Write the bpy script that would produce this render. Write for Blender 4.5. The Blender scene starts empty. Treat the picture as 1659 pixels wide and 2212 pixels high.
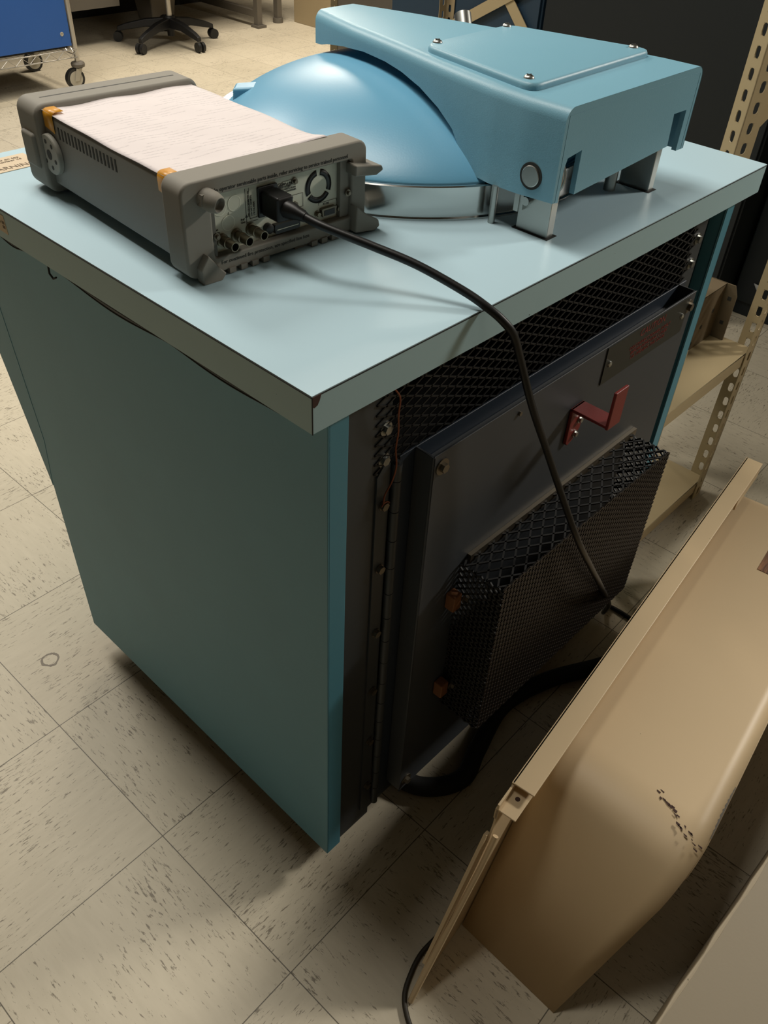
import bpy, bmesh, math, random
from mathutils import Vector, Matrix
random.seed(7)
SC = bpy.context.scene
COL = SC.collection
PI = math.pi

# ------------------------------------------------------------------ camera
cam_d = bpy.data.cameras.new('camera'); cam = bpy.data.objects.new('camera', cam_d); COL.objects.link(cam)
RT = Vector((0.6889131, -0.7234319, 0.0452214)); DN = Vector((-0.4541964, -0.4794614, -0.7508811)); FW = Vector((0.5648933, 0.4967524, -0.6588874))
m3 = Matrix((RT, -DN, -FW)).transposed()
cam.matrix_world = Matrix.Translation((-0.40536, -0.44611, 1.31663)) @ m3.to_4x4()
cam_d.sensor_fit = 'HORIZONTAL'; cam_d.sensor_width = 36.0; cam_d.lens = 1809.5 / 1659 * 36.0
cam_d.clip_start = 0.02; cam_d.clip_end = 60
SC.camera = cam

# ------------------------------------------------------------------ colour management, world
SC.view_settings.view_transform = 'Standard'; SC.view_settings.look = 'None'
SC.view_settings.exposure = 0.08; SC.view_settings.gamma = 1.0; SC.view_settings.use_curve_mapping = False
W = bpy.data.worlds.new('world'); SC.world = W; W.use_nodes = True
W.node_tree.nodes['Background'].inputs[0].default_value = (0.45, 0.52, 0.6, 1); W.node_tree.nodes['Background'].inputs[1].default_value = 0.012

# ------------------------------------------------------------------ ceiling troffer lights
def area(name, loc, sx, sy, power, colour, rz=0.0):
    d = bpy.data.lights.new(name, 'AREA'); d.shape = 'RECTANGLE'; d.size = sx; d.size_y = sy; d.energy = power; d.color = colour
    o = bpy.data.objects.new(name, d); o.location = loc; o.rotation_euler = (0, 0, rz); COL.objects.link(o); return o
WARM = (1.0, 0.945, 0.85)
area('light_above_cabinet', (0.20, 0.80, 2.68), 0.55, 1.15, 26, WARM)
area('light_over_corridor', (0.35, 2.7, 2.68), 0.60, 1.15, 52, WARM)
area('light_beyond_lockers', (3.15, -1.25, 2.35), 0.50, 0.5, 122, WARM)
area('light_over_aisle', (3.1, 3.8, 2.68), 0.60, 1.2, 85, (1.0, 0.90, 0.76))
area('light_far', (3.6, 5.6, 2.68), 0.60, 1.2, 26, (1.0, 0.90, 0.76))
area('light_behind', (0.4, -1.9, 2.68), 0.60, 1.2, 1.5, WARM)

# ------------------------------------------------------------------ materials
def srgb(c):
    return tuple(((x / 255) / 12.92 if x / 255 <= 0.04045 else ((x / 255 + 0.055) / 1.055) ** 2.4) for x in c) + (1,)
class N:
    def __init__(s, name):
        s.m = bpy.data.materials.new(name); s.m.use_nodes = True; s.t = s.m.node_tree; s.b = s.t.nodes['Principled BSDF']
    def n(s, ty, **k):
        x = s.t.nodes.new(ty)
        for a, v in k.items(): setattr(x, a, v)
        return x
    def l(s, a, b): s.t.links.new(a, b)
    def setv(s, node, i, v):
        if hasattr(v, 'is_output'): s.l(v, node.inputs[i])
        else: node.inputs[i].default_value = v
    def math(s, op, a, b=0.0, c=None, clamp=False):
        x = s.n('ShaderNodeMath', operation=op); x.use_clamp = clamp
        s.setv(x, 0, a); s.setv(x, 1, b)
        if c is not None: s.setv(x, 2, c)
        return x.outputs[0]
    def vmath(s, op, a, b):
        x = s.n('ShaderNodeVectorMath', operation=op); s.setv(x, 0, a); s.setv(x, 1, b); return x.outputs[0]
    def obj(s): return s.n('ShaderNodeTexCoord').outputs['Object']
    def noise(s, vec, scale, detail=3, rough=0.55):
        x = s.n('ShaderNodeTexNoise'); s.l(vec, x.inputs['Vector']); x.inputs['Scale'].default_value = scale
        x.inputs['Detail'].default_value = detail; x.inputs['Roughness'].default_value = rough; return x.outputs['Fac']
    def ramp(s, fac, lo, hi):
        x = s.n('ShaderNodeMapRange'); s.l(fac, x.inputs[0]); x.inputs[1].default_value = lo; x.inputs[2].default_value = hi; x.clamp = True; return x.outputs[0]
    def mix(s, fac, a, b, mode='MIX'):
        x = s.n('ShaderNodeMix', data_type='RGBA', blend_type=mode); s.setv(x, 0, fac); s.setv(x, 6, a); s.setv(x, 7, b); return x.outputs[2]
    def bump(s, h, strength=0.2, dist=0.001):
        x = s.n('ShaderNodeBump'); x.inputs['Strength'].default_value = strength; x.inputs['Distance'].default_value = dist
        s.l(h, x.inputs['Height']); s.l(x.outputs[0], s.b.inputs['Normal'])
    def col(s, v): s.setv(s.b, 'Base Color', v)
def paint(name, rgb, rough=0.45, metal=0.0, mott=0.06, bump=0.0, bscale=900, spec=0.5, specks=0.0, speckcol=(40, 30, 22), sscale=60):
    m = N(name); c = srgb(rgb); o = m.obj()
    f = m.noise(o, 6, 4); lo = tuple(x * (1 - mott) for x in c[:3]) + (1,); hi = tuple(min(1, x * (1 + mott)) for x in c[:3]) + (1,)
    base = m.mix(f, lo, hi)
    if specks:
        g = m.noise(o, sscale, 3, 0.7); base = m.mix(m.ramp(g, 0.80 - specks, 0.82 - specks), base, srgb(speckcol))
    m.col(base); m.b.inputs['Roughness'].default_value = rough; m.b.inputs['Metallic'].default_value = metal
    m.b.inputs['Specular IOR Level'].default_value = spec
    if bump: m.bump(m.noise(o, bscale, 2), bump, 0.0006)
    return m.m
M = {}
M['laminate'] = paint('laminate', (176, 203, 214), 0.42, mott=0.02, spec=0.4)
M['laminate_edge'] = paint('laminate_edge', (158, 188, 194), 0.5, mott=0.04, specks=0.06)
M['blue_cast'] = paint('blue_cast', (122, 172, 192), 0.42, mott=0.03, bump=0.25, bscale=700)
M['blue_dome'] = paint('blue_dome', (106, 168, 200), 0.36, mott=0.03, bump=0.12, bscale=420)
M['teal_side'] = paint('teal_side', (88, 145, 165), 0.5, mott=0.10, specks=0.03, sscale=40)
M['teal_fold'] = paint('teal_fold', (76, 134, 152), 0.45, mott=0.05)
M['frame_grey'] = paint('frame_grey', (52, 56, 58), 0.5, mott=0.08)
M['door_blue'] = paint('door_blue', (38, 48, 60), 0.5, mott=0.08)
M['cover_grey'] = paint('cover_grey', (58, 62, 66), 0.5, mott=0.07)
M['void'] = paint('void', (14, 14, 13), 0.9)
M['mesh_black'] = paint('mesh_black', (13, 13, 12), 0.6)
M['mesh_rust'] = paint('mesh_rust', (34, 26, 17), 0.55, metal=0.2, mott=0.3)
M['filter'] = paint('filter', (40, 28, 17), 0.9, mott=0.25)
M['chrome'] = paint('chrome', (190, 192, 190), 0.16, metal=1.0, mott=0.05)
M['steel'] = paint('steel', (170, 172, 168), 0.35, metal=1.0, mott=0.08)
M['steel_dull'] = paint('steel_dull', (120, 112, 98), 0.42, metal=0.9, mott=0.15)
M['brass'] = paint('brass', (132, 122, 104), 0.35, metal=0.9, mott=0.15)
M['copper'] = paint('copper', (118, 66, 42), 0.4, metal=0.6)
M['red'] = paint('red_paint', (120, 36, 32), 0.45, mott=0.1)
M['sign'] = paint('sign_plate', (30, 32, 26), 0.45, mott=0.1)
M['sign_text'] = paint('sign_text', (120, 38, 32), 0.6)
M['wood'] = paint('wood_block', (120, 74, 36), 0.7, mott=0.2)
M['rubber'] = paint('rubber', (14, 14, 13), 0.45, spec=0.4)
M['hose'] = paint('hose_rubber', (16, 16, 15), 0.75)
M['cord_brown'] = paint('cord_brown', (44, 38, 26), 0.6)
M['case_grey'] = paint('case_grey', (128, 126, 120), 0.5, bump=0.15, bscale=1500, mott=0.03)
M['bumper'] = paint('bumper', (128, 124, 114), 0.7, mott=0.05)
M['bumper_dark'] = paint('bumper_dark', (92, 90, 82), 0.7, mott=0.05)
M['panel_cream'] = paint('panel_cream', (196, 196, 178), 0.5, mott=0.03)
M['hub'] = paint('handle_hub', (150, 148, 138), 0.5)
M['black'] = paint('black_plastic', (20, 20, 19), 0.4)
M['ink'] = paint('ink', (46, 46, 42), 0.7)
M['tape'] = paint('tape', (200, 138, 22), 0.4, mott=0.1)
M['cream'] = paint('cream_enamel', (212, 188, 150), 0.42, mott=0.03, specks=0.035, speckcol=(70, 55, 35), sscale=55)
M['cream_bare'] = paint('chipped_metal', (105, 98, 88), 0.6)
M['grey_box'] = paint('grey_cabinet', (150, 138, 116), 0.55, mott=0.04, specks=0.03, bump=0.1, bscale=300)
M['grey_edge'] = paint('grey_cabinet_edge', (178, 164, 140), 0.6, specks=0.1)
M['beige_steel'] = paint('beige_shelf', (176, 158, 122), 0.5, mott=0.05, specks=0.03)
M['chassis'] = paint('chassis', (112, 98, 76), 0.5, metal=0.2, mott=0.1, specks=0.08, speckcol=(30, 24, 18), sscale=120)
M['navy'] = paint('navy_cabinet', (34, 56, 74), 0.5, mott=0.05)
M['dark_locker'] = paint('dark_locker', (13, 22, 26), 0.55, mott=0.05)
M['cart_blue'] = paint('cart_blue', (40, 92, 168), 0.55, mott=0.04)
M['wire'] = paint('chrome_wire', (190, 186, 178), 0.3, metal=0.8)
M['chair_black'] = paint('chair_black', (26, 26, 26), 0.5)
M['caster_grey'] = paint('caster_grey', (176, 170, 154), 0.5)
M['desk_grey'] = paint('desk_grey', (96, 90, 80), 0.5)
M['dark_desk'] = paint('dark_desk', (24, 22, 19), 0.7)
M['cab_beige'] = paint('cabinet_beige', (150, 134, 104), 0.5, mott=0.05)
M['bin'] = paint('bin_grey', (120, 112, 98), 0.6)
M['paper_scrap'] = paint('paper_scrap', (190, 190, 185), 0.8)
M['label_tan'] = paint('label_tan', (206, 186, 156), 0.6)
M['label_ink'] = paint('label_ink', (110, 92, 70), 0.7)
M['wall'] = paint('wall_paint', (120, 112, 98), 0.8)
M['ceil'] = paint('ceiling_tile', (120, 116, 108), 0.9)
M['chip'] = paint('chipped_core', (66, 42, 34), 0.8)
M['seam'] = paint('dark_seam', (26, 26, 24), 0.8)

def floor_mat():
    m = N('vinyl_tile'); o = m.obj()
    sub = m.vmath('SUBTRACT', o, (-0.12917, 0.54683, 0.0))
    rot = m.n('ShaderNodeVectorRotate', rotation_type='Z_AXIS'); m.l(sub, rot.inputs[0]); rot.inputs['Angle'].default_value = -0.024887
    p = rot.outputs[0]
    sc = m.vmath('DIVIDE', p, (0.3048, 0.3048, 1.0))
    fl = m.vmath('FLOOR', sc, (0, 0, 0)); fr = m.vmath('FRACTION', sc, (0, 0, 0))
    s1 = m.n('ShaderNodeSeparateXYZ'); m.l(fl, s1.inputs[0]); s2 = m.n('ShaderNodeSeparateXYZ'); m.l(fr, s2.inputs[0])
    par = m.math('MODULO', m.math('ABSOLUTE', m.math('ADD', s1.outputs[0], s1.outputs[1])), 2.0)
    par = m.math('LESS_THAN', par, 0.5)
    # distance to tile joint
    def edge(x): return m.math('MINIMUM', x, m.math('SUBTRACT', 1.0, x))
    d = m.math('MINIMUM', edge(s2.outputs[0]), edge(s2.outputs[1]))
    joint = m.math('LESS_THAN', d, 0.0026)
    wn = m.n('ShaderNodeTexWhiteNoise', noise_dimensions='3D'); m.l(fl, wn.inputs['Vector'])
    off = m.vmath('SCALE', wn.outputs['Color'], (0, 0, 0)); off.node.inputs['Scale'].default_value = 5.0
    pa = m.vmath('ADD', p, off)
    va = m.vmath('MULTIPLY', pa, (250.0, 46.0, 1.0)); vb = m.vmath('MULTIPLY', pa, (46.0, 250.0, 1.0))
    mx = m.n('ShaderNodeMix', data_type='VECTOR'); m.l(par, mx.inputs[0]); m.l(va, mx.inputs[4]); m.l(vb, mx.inputs[5])
    st = mx.outputs[1]
    f1 = m.noise(st, 1.0, 4, 0.72)
    msk = m.noise(pa, 9.0, 2)
    thr = m.math('ADD', f1, m.math('MULTIPLY', msk, 0.26))
    fleck = m.ramp(thr, 0.715, 0.78)
    f2 = m.noise(m.vmath('MULTIPLY', st, (0.35, 0.35, 1)), 1.0, 3)
    base = m.mix(f2, srgb((190, 180, 158)), srgb((210, 200, 178)))
    base = m.mix(m.math('MULTIPLY', wn.outputs['Value'], 0.25), base, srgb((180, 170, 146)))
    base = m.mix(m.math('MULTIPLY', fleck, 0.72), base, srgb((84, 72, 54)))
    base = m.mix(m.math('MULTIPLY', joint, 0.8), base, srgb((48, 40, 26)))
    dn = m.n('ShaderNodeVectorMath', operation='DISTANCE'); m.l(o, dn.inputs[0]); dn.inputs[1].default_value = (-0.0641, 0.6944, 0.0)
    rg = m.math('LESS_THAN', m.math('ABSOLUTE', m.math('SUBTRACT', m.math('ADD', dn.outputs['Value'], m.math('MULTIPLY', m.math('SUBTRACT', m.noise(o, 60.0, 3), 0.5), 0.012)), 0.0155)), 0.0022)
    base = m.mix(m.math('MULTIPLY', rg, 0.75), base, srgb((70, 54, 36)))
    m.col(base); m.b.inputs['Roughness'].default_value = 0.48; m.b.inputs['Specular IOR Level'].default_value = 0.35
    m.bump(m.noise(p, 14.0, 3), 0.12, 0.004)
    return m.m
M['floor'] = floor_mat()

def paper_mat():
    m = N('printed_paper'); o = m.obj()
    wv = m.n('ShaderNodeSeparateXYZ'); m.l(o, wv.inputs[0])
    row = m.math('FRACT', m.math('MULTIPLY', wv.outputs[1], 1 / 0.0075))
    line = m.math('LESS_THAN', row, 0.34)
    words = m.noise(m.vmath('MULTIPLY', o, (260.0, 900.0, 1)), 1.0, 1)
    rowid = m.math('FLOOR', m.math('MULTIPLY', wv.outputs[1], 1 / 0.0075))
    cx = m.n('ShaderNodeCombineXYZ'); m.l(m.math('MULTIPLY', wv.outputs[0], 22), cx.inputs[0]); m.l(m.math('MULTIPLY', rowid, 3.7), cx.inputs[1])
    blk = m.ramp(m.noise(cx.outputs[0], 1.0, 1), 0.46, 0.5)
    ink = m.math('MULTIPLY', m.math('MULTIPLY', line, blk), m.ramp(words, 0.4, 0.55))
    m.col(m.mix(m.math('MULTIPLY', ink, 0.26), srgb((214, 205, 204)), srgb((110, 106, 110)))); m.b.inputs['Roughness'].default_value = 0.65
    m.bump(m.noise(o, 22, 2), 0.15, 0.003)
    return m.m
M['paper'] = paper_mat()
def wood_mat():
    m = N('walnut_grain'); o = m.obj()
    f = m.noise(m.vmath('MULTIPLY', o, (20.0, 220.0, 20)), 1.0, 4)
    m.col(m.mix(m.ramp(f, 0.35, 0.65), srgb((82, 50, 30)), srgb((150, 104, 68)))); m.b.inputs['Roughness'].default_value = 0.5
    return m.m
M['walnut'] = wood_mat()

# ------------------------------------------------------------------ mesh helpers
def basis(d):
    d = Vector(d).normalized(); a = Vector((0, 0, 1)) if abs(d.z) < 0.9 else Vector((1, 0, 0))
    u = d.cross(a).normalized(); return u, d.cross(u).normalized(), d
class MB:
    def __init__(s): s.v = []; s.f = []
    def add(s, vs, fs):
        o = len(s.v); s.v += [tuple(p) for p in vs]; s.f += [tuple(i + o for i in f) for f in fs]; return s
    def box(s, x0, x1, y0, y1, z0, z1, mat=None):
        vs = [Vector(p) for p in ((x0, y0, z0), (x1, y0, z0), (x1, y1, z0), (x0, y1, z0), (x0, y0, z1), (x1, y0, z1), (x1, y1, z1), (x0, y1, z1))]
        if mat is not None: vs = [mat @ p for p in vs]
        return s.add(vs, [(0, 3, 2, 1), (4, 5, 6, 7), (0, 1, 5, 4), (1, 2, 6, 5), (2, 3, 7, 6), (3, 0, 4, 7)])
    def prism(s, poly, lo, hi, axis='z', mat=None):
        def P(a, b, c):
            p = Vector((a, b, c)) if axis == 'z' else (Vector((c, a, b)) if axis == 'x' else Vector((a, c, b)))
            return mat @ p if mat is not None else p
        n = len(poly)
        vs = [P(a, b, lo) for a, b in poly] + [P(a, b, hi) for a, b in poly]
        fs = [tuple(reversed(range(n))), tuple(range(n, 2 * n))] + [(i, (i + 1) % n, n + (i + 1) % n, n + i) for i in range(n)]
        return s.add(vs, fs)
    def cyl(s, a, b, r, n=20, r2=None, caps=True):
        a = Vector(a); b = Vector(b); u, w, d = basis(b - a); r2 = r if r2 is None else r2
        vs = [a + (u * math.cos(t) + w * math.sin(t)) * r for t in [2 * PI * i / n for i in range(n)]] + [b + (u * math.cos(t) + w * math.sin(t)) * r2 for t in [2 * PI * i / n for i in range(n)]]
        fs = [(i, n + i, n + (i + 1) % n, (i + 1) % n) for i in range(n)]
        if caps: fs += [tuple(range(n)), tuple(reversed(range(n, 2 * n)))]
        return s.add(vs, fs)
    def lathe(s, prof, c, n=64, axis=(0, 0, 1)):
        # prof: list of (r, h) along axis from c
        u, w, d = basis(axis); c = Vector(c); k = len(prof); vs = []
        for r, h in prof:
            vs += [c + d * h + (u * math.cos(2 * PI * i / n) + w * math.sin(2 * PI * i / n)) * r for i in range(n)]
        fs = [(j * n + i, (j + 1) * n + i, (j + 1) * n + (i + 1) % n, j * n + (i + 1) % n) for j in range(k - 1) for i in range(n)]
        if prof[0][0] > 1e-6: fs.append(tuple(range(n)))
        if prof[-1][0] > 1e-6: fs.append(tuple(reversed(range((k - 1) * n, k * n))))
        return s.add(vs, fs)
    def tube(s, pts, r, n=10, closed=False):
        pts = [Vector(p) for p in pts]; k = len(pts); vs = []; up = None
        for i, p in enumerate(pts):
            a = pts[i - 1] if i else (pts[-1] if closed else pts[0]); b = pts[(i + 1) % k] if (closed or i < k - 1) else pts[-1]
            d = (b - a).normalized()
            if up is None: up = basis(d)[0]
            u = (up - d * up.dot(d)).normalized(); up = u; w = d.cross(u)
            rr = r[i] if isinstance(r, (list, tuple)) else r
            vs += [p + (u * math.cos(2 * PI * j / n) + w * math.sin(2 * PI * j / n)) * rr for j in range(n)]
        segs = k if closed else k - 1
        fs = [(i * n + j, i * n + (j + 1) % n, ((i + 1) % k) * n + (j + 1) % n, ((i + 1) % k) * n + j) for i in range(segs) for j in range(n)]
        if not closed: fs += [tuple(reversed(range(n))), tuple(range((k - 1) * n, k * n))]
        return s.add(vs, fs)
    def build(s, name, mat, parent=None, bevel=0, seg=2, smooth=35, xf=None, world=None, solid=0):
        me = bpy.data.meshes.new(name); me.from_pydata(s.v, [], s.f); me.validate(); me.update()
        bm = bmesh.new(); bm.from_mesh(me); bmesh.ops.remove_doubles(bm, verts=bm.verts, dist=1e-6); bmesh.ops.recalc_face_normals(bm, faces=bm.faces); bm.to_mesh(me); bm.free()
        me.materials.append(M[mat] if isinstance(mat, str) else mat)
        me.shade_smooth(); me.set_sharp_from_angle(angle=math.radians(smooth))
        o = bpy.data.objects.new(name, me); COL.objects.link(o)
        if parent is not None:
            o.parent = parent
            if world is None: pass
        if solid:
            md = o.modifiers.new('solid', 'SOLIDIFY'); md.thickness = solid; md.offset = 0
        if bevel:
            md = o.modifiers.new('bevel', 'BEVEL'); md.width = bevel; md.segments = seg; md.limit_method = 'ANGLE'; md.angle_limit = math.radians(40); md.harden_normals = True
        return o
def empty(name, loc, label, cat, group=None, rz=0.0):
    o = bpy.data.objects.new(name, None); o.empty_display_size = 0.05; COL.objects.link(o); o.location = loc; o.rotation_euler = (0, 0, rz)
    tag(o, label, cat, group); return o
def tag(o, label=None, cat=None, group=None, kind=None):
    for k, v in (('label', label), ('category', cat), ('group', group), ('kind', kind)):
        if v: o[k] = v
    return o
class Rel:
    """world-coordinate builder under an Empty that sits at its base: shifts the verts so parenting keeps them in place"""
    def __init__(s, root): s.root = root; s.inv = (Matrix.Translation(root.location) @ root.rotation_euler.to_matrix().to_4x4()).inverted()
    def __call__(s, mb, name, mat, parent=None, **k):
        mb.v = [tuple(s.inv @ Vector(p)) for p in mb.v]
        return mb.build(name, mat, parent if parent is not None else s.root, **k)
def spline(pts, n=8):
    P = [Vector(p) for p in pts]; out = []
    Q = [P[0] * 2 - P[1]] + P + [P[-1] * 2 - P[-2]]
    for i in range(1, len(Q) - 2):
        for j in range(n):
            t = j / n; a, b, c, d = Q[i - 1], Q[i], Q[i + 1], Q[i + 2]
            out.append(0.5 * ((2 * b) + (c - a) * t + (2 * a - 5 * b + 4 * c - d) * t * t + (3 * b - a - 3 * c + d) * t ** 3))
    out.append(P[-1]); return out
def text_obj(body, size, mat, parent, name, mtx, align='LEFT', extrude=0.00015, sx=1.0, spacing=1.0):
    cu = bpy.data.curves.new(name, 'FONT'); cu.body = body; cu.size = size; cu.align_x = align; cu.align_y = 'CENTER'; cu.extrude = extrude; cu.space_line = spacing
    cu.resolution_u = 2
    t = bpy.data.objects.new('tmp_text', cu); COL.objects.link(t)
    bpy.context.view_layer.update()
    dg = bpy.context.evaluated_depsgraph_get(); me = bpy.data.meshes.new_from_object(t.evaluated_get(dg)); bpy.data.objects.remove(t)
    me.transform(mtx @ Matrix.Diagonal((sx, 1, 1, 1))); me.materials.clear(); me.materials.append(M[mat]); me.name = name
    o = bpy.data.objects.new(name, me); COL.objects.link(o); o.parent = parent; return o
def frame_mtx(o, x, y):
    x = Vector(x).normalized(); y = Vector(y).normalized(); z = x.cross(y)
    m = Matrix((x, y, z)).transposed().to_4x4(); m.translation = Vector(o); return m
def hexbolt(mb, c, d, r=0.005, h=0.004, washer=0.008):
    c = Vector(c); d = Vector(d).normalized()
    mb.cyl(c, c + d * 0.0015, washer, 20); mb.cyl(c, c + d * (0.0015 + h), r, 6)
def screen(mb, O, U, V, W_, H_, px, pz, w, depth=0.0015, jitter=0):
    """expanded metal lattice on plane O + a*U + b*V : diamond strands clipped to the rectangle"""
    O = Vector(O); U = Vector(U).normalized(); V = Vector(V).normalized(); Nn = U.cross(V)
    nx = int(round(W_ / px)); nz = int(round(H_ / pz))
    px = W_ / nx; pz = H_ / nz
    for i in range(nx):
        for j in range(nz):
            x0 = i * px; z0 = j * pz; mx = x0 + px / 2; mz = z0 + pz / 2
            for a, b in (((x0, mz), (mx, z0)), ((mx, z0), (x0 + px, mz)), ((x0, mz), (mx, z0 + pz)), ((mx, z0 + pz), (x0 + px, mz))):
                A = O + U * a[0] + V * a[1]; B = O + U * b[0] + V * b[1]; d = (B - A).normalized(); s_ = Nn.cross(d) * w / 2; t_ = Nn * depth / 2
                vs = [A - s_ - t_, A + s_ - t_, A + s_ + t_, A - s_ + t_, B - s_ - t_, B + s_ - t_, B + s_ + t_, B - s_ + t_]
                mb.add(vs, [(0, 1, 5, 4), (1, 2, 6, 5), (2, 3, 7, 6), (3, 0, 4, 7)])

# ------------------------------------------------------------------ room shell
def struct(name, mb, mat):
    o = mb.build(name, mat); o['kind'] = 'structure'; return o
struct('floor', MB().box(-3, 7, -3, 8, -0.05, 0), 'floor')
struct('ceiling', MB().box(-3, 7, -3, 8, 2.72, 2.77), 'ceil')
struct('wall_back', MB().box(-3, 7, 8, 8.1, 0, 2.75), 'wall')
struct('wall_front', MB().box(-3, 7, -3.1, -3, 0, 2.75), 'wall')
struct('wall_left', MB().box(-3.1, -3, -3, 8, 0, 2.75), 'wall')
struct('wall_right', MB().box(7, 7.1, -3, 8, 0, 2.75), 'wall')

# ------------------------------------------------------------------ centrifuge cabinet
H = 0.91734; TH = 0.0403; SW = 0.9015; SD = 0.708
cab = empty('laboratory_machine_cabinet', (0.44, 0.34, 0), 'big blue laboratory machine cabinet with pale laminate top, domed lid and dark open back', 'machine')
R_ = Rel(cab)
wt = R_(MB().box(0, SW, 0, SD, H - TH, H - 0.0012), 'worktop', 'laminate_edge')
R_(MB().box(0, SW, 0, SD, H - 0.0012, H), 'laminate_surface', 'laminate', parent=wt)
for a in (((0, 0, H - TH), (0, 0, H)),):
    R_(MB().box(-0.0004, 0.0006, -0.0008, 0.0, H - TH, H - 0.001), 'corner_seam', 'seam', parent=wt)
R_(MB().box(-0.0004, SW, -0.0006, 0.0, H - 0.0022, H - 0.0012).box(-0.0006, 0, 0, SD, H - 0.0022, H - 0.0012), 'edge_seam', 'seam', parent=wt)
ch = [(0.0002, H - 0.001), (0.0105, H - 0.001), (0.0085, H - 0.007), (0.006, H - 0.011), (0.002, H - 0.0125), (0.0002, H - 0.011)]
R_(MB().prism(ch, -0.0009, 0.0002, 'y'), 'edge_chip', 'chip', parent=wt)
# loose laminate strip lifting off along the left edge: thin dark wavy line and grey lip
def lip(y0, y1, amp):
    pts = []; k = 24
    for i in range(k + 1):
        t = i / k; y = y0 + (y1 - y0) * t; pts.append((0.0012, y, H - TH - amp * math.sin(PI * t) ** 1.4))
    return pts
for y0, y1, amp in ((0.214, 0.415, 0.0065), (0.045, 0.215, 0.0045), (0.50, 0.56, 0.004)):
    p = lip(y0, y1, amp)
    mb = MB(); vs = []
    for q in p: vs += [(0.0012, q[1], H - TH), q]
    mb.add(vs, [(2 * i, 2 * i + 1, 2 * i + 3, 2 * i + 2) for i in range(len(p) - 1)])
    R_(mb, 'lifted_edge_strip', 'frame_grey', parent=wt, solid=0.0008)
    R_(MB().tube(p, 0.0011, 6), 'lifted_edge_shadow_gap', 'seam', parent=wt)
R_(MB().tube([(0.001, 0.447, H - TH), (0.0005, 0.447, H - TH - 0.009), (0.0005, 0.44, H - TH - 0.013), (0.001, 0.433, H - TH - 0.009)], 0.0012, 6), 'loose_thread', 'seam', parent=wt)
st = R_(MB().prism([(0.5305, H - 0.0305), (0.62, H - 0.030), (0.62, H - 0.006), (0.533, H - 0.008)], -0.0004, 0.0001, 'x'), 'paper_sticker', 'label_tan', parent=wt)
R_(MB().box(-0.0006, -0.0004, 0.534, 0.54, H - 0.0245, H - 0.021).box(-0.0006, -0.0004, 0.534, 0.54, H - 0.019, H - 0.0155).box(-0.0006, -0.0004, 0.543, 0.556, H - 0.019, H - 0.0165), 'sticker_print', 'label_ink', parent=wt)
# outer side panels, folded round the back edge
def side_panel(x, fold, name, lbl=None):
    s = 1 if fold > 0 else -1
    prof = [(0.0077, 0.060), (0.6635, 0.060), (0.674, 0.40), (0.735, 0.628), (0.80, 0.8765), (0.0077, 0.8765)]
    mb = MB().prism(prof, x, x + s * 0.004, 'x')
    return R_(mb, name, 'teal_side', bevel=0.0015)
side_panel(0.0263, 1, 'side_panel')
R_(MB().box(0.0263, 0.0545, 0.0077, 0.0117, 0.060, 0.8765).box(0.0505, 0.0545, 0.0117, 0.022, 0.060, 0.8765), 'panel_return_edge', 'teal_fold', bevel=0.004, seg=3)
side_panel(0.850, -1, 'side_panel')
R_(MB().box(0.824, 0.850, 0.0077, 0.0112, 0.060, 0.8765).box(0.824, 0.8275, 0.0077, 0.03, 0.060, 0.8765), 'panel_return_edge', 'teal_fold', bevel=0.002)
R_(MB().prism([(0.674, 0.40), (0.737, 0.628), (0.802, 0.8765), (0.707, 0.8765), (0.66, 0.50)], 0.0258, 0.0266, 'x'), 'front_console_flare', 'teal_side')
R_(MB().prism([(0.64, 0.06), (0.6635, 0.06), (0.674, 0.40), (0.735, 0.628), (0.80, 0.8765), (0.70, 0.8765)], 0.03, 0.846, 'x'), 'front_panel', 'teal_side')
# casters
for cx, cy in ((0.11, 0.10), (0.79, 0.10), (0.11, 0.58), (0.79, 0.58)):
    c = R_(MB().cyl((cx - 0.013, cy, 0.03), (cx + 0.013, cy, 0.03), 0.03, 24), 'caster', 'black')
    R_(MB().box(cx - 0.02, cx + 0.02, cy - 0.012, cy + 0.012, 0.045, 0.075), 'caster_fork', 'steel_dull', parent=c)
# inner body and back frame
YF = 0.02
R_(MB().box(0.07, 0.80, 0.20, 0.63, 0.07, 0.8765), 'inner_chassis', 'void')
fr = MB()
fr.box(0.0545, 0.128, YF, YF + 0.004, 0.042, 0.8765)                 # left post
fr.box(0.760, 0.798, YF, YF + 0.004, 0.042, 0.8765)                # right post
fr.box(0.128, 0.760, YF, YF + 0.004, 0.862, 0.8765)                  # top rail
fr.box(0.128, 0.760, YF + 0.003, YF + 0.007, 0.05, 0.11)
fr.box(0.0545, 0.0585, YF, 0.20, 0.042, 0.8765).box(0.794, 0.798, YF, 0.20, 0.042, 0.8765)
back = R_(fr, 'back_frame', 'frame_grey', bevel=0.0008)
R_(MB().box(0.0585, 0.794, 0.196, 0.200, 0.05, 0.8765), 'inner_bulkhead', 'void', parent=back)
# mesh across the top opening
sm = MB(); screen(sm, (0.104, YF - 0.001, 0.757), (1, 0, 0), (0, 0, 1), 0.665, 0.112, 0.0275, 0.0125, 0.0019, 0.0012)
R_(sm, 'expanded_metal_screen', 'mesh_black', parent=back)
for x, z in ((0.1195, 0.8155), (0.1185, 0.7755), (0.777, 0.833), (0.777, 0.795)):
    b = MB(); hexbolt(b, (x, YF, z), (0, -1, 0), 0.0055, 0.004, 0.0085)
    R_(b, 'screen_bolt', 'steel', parent=back)
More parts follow.
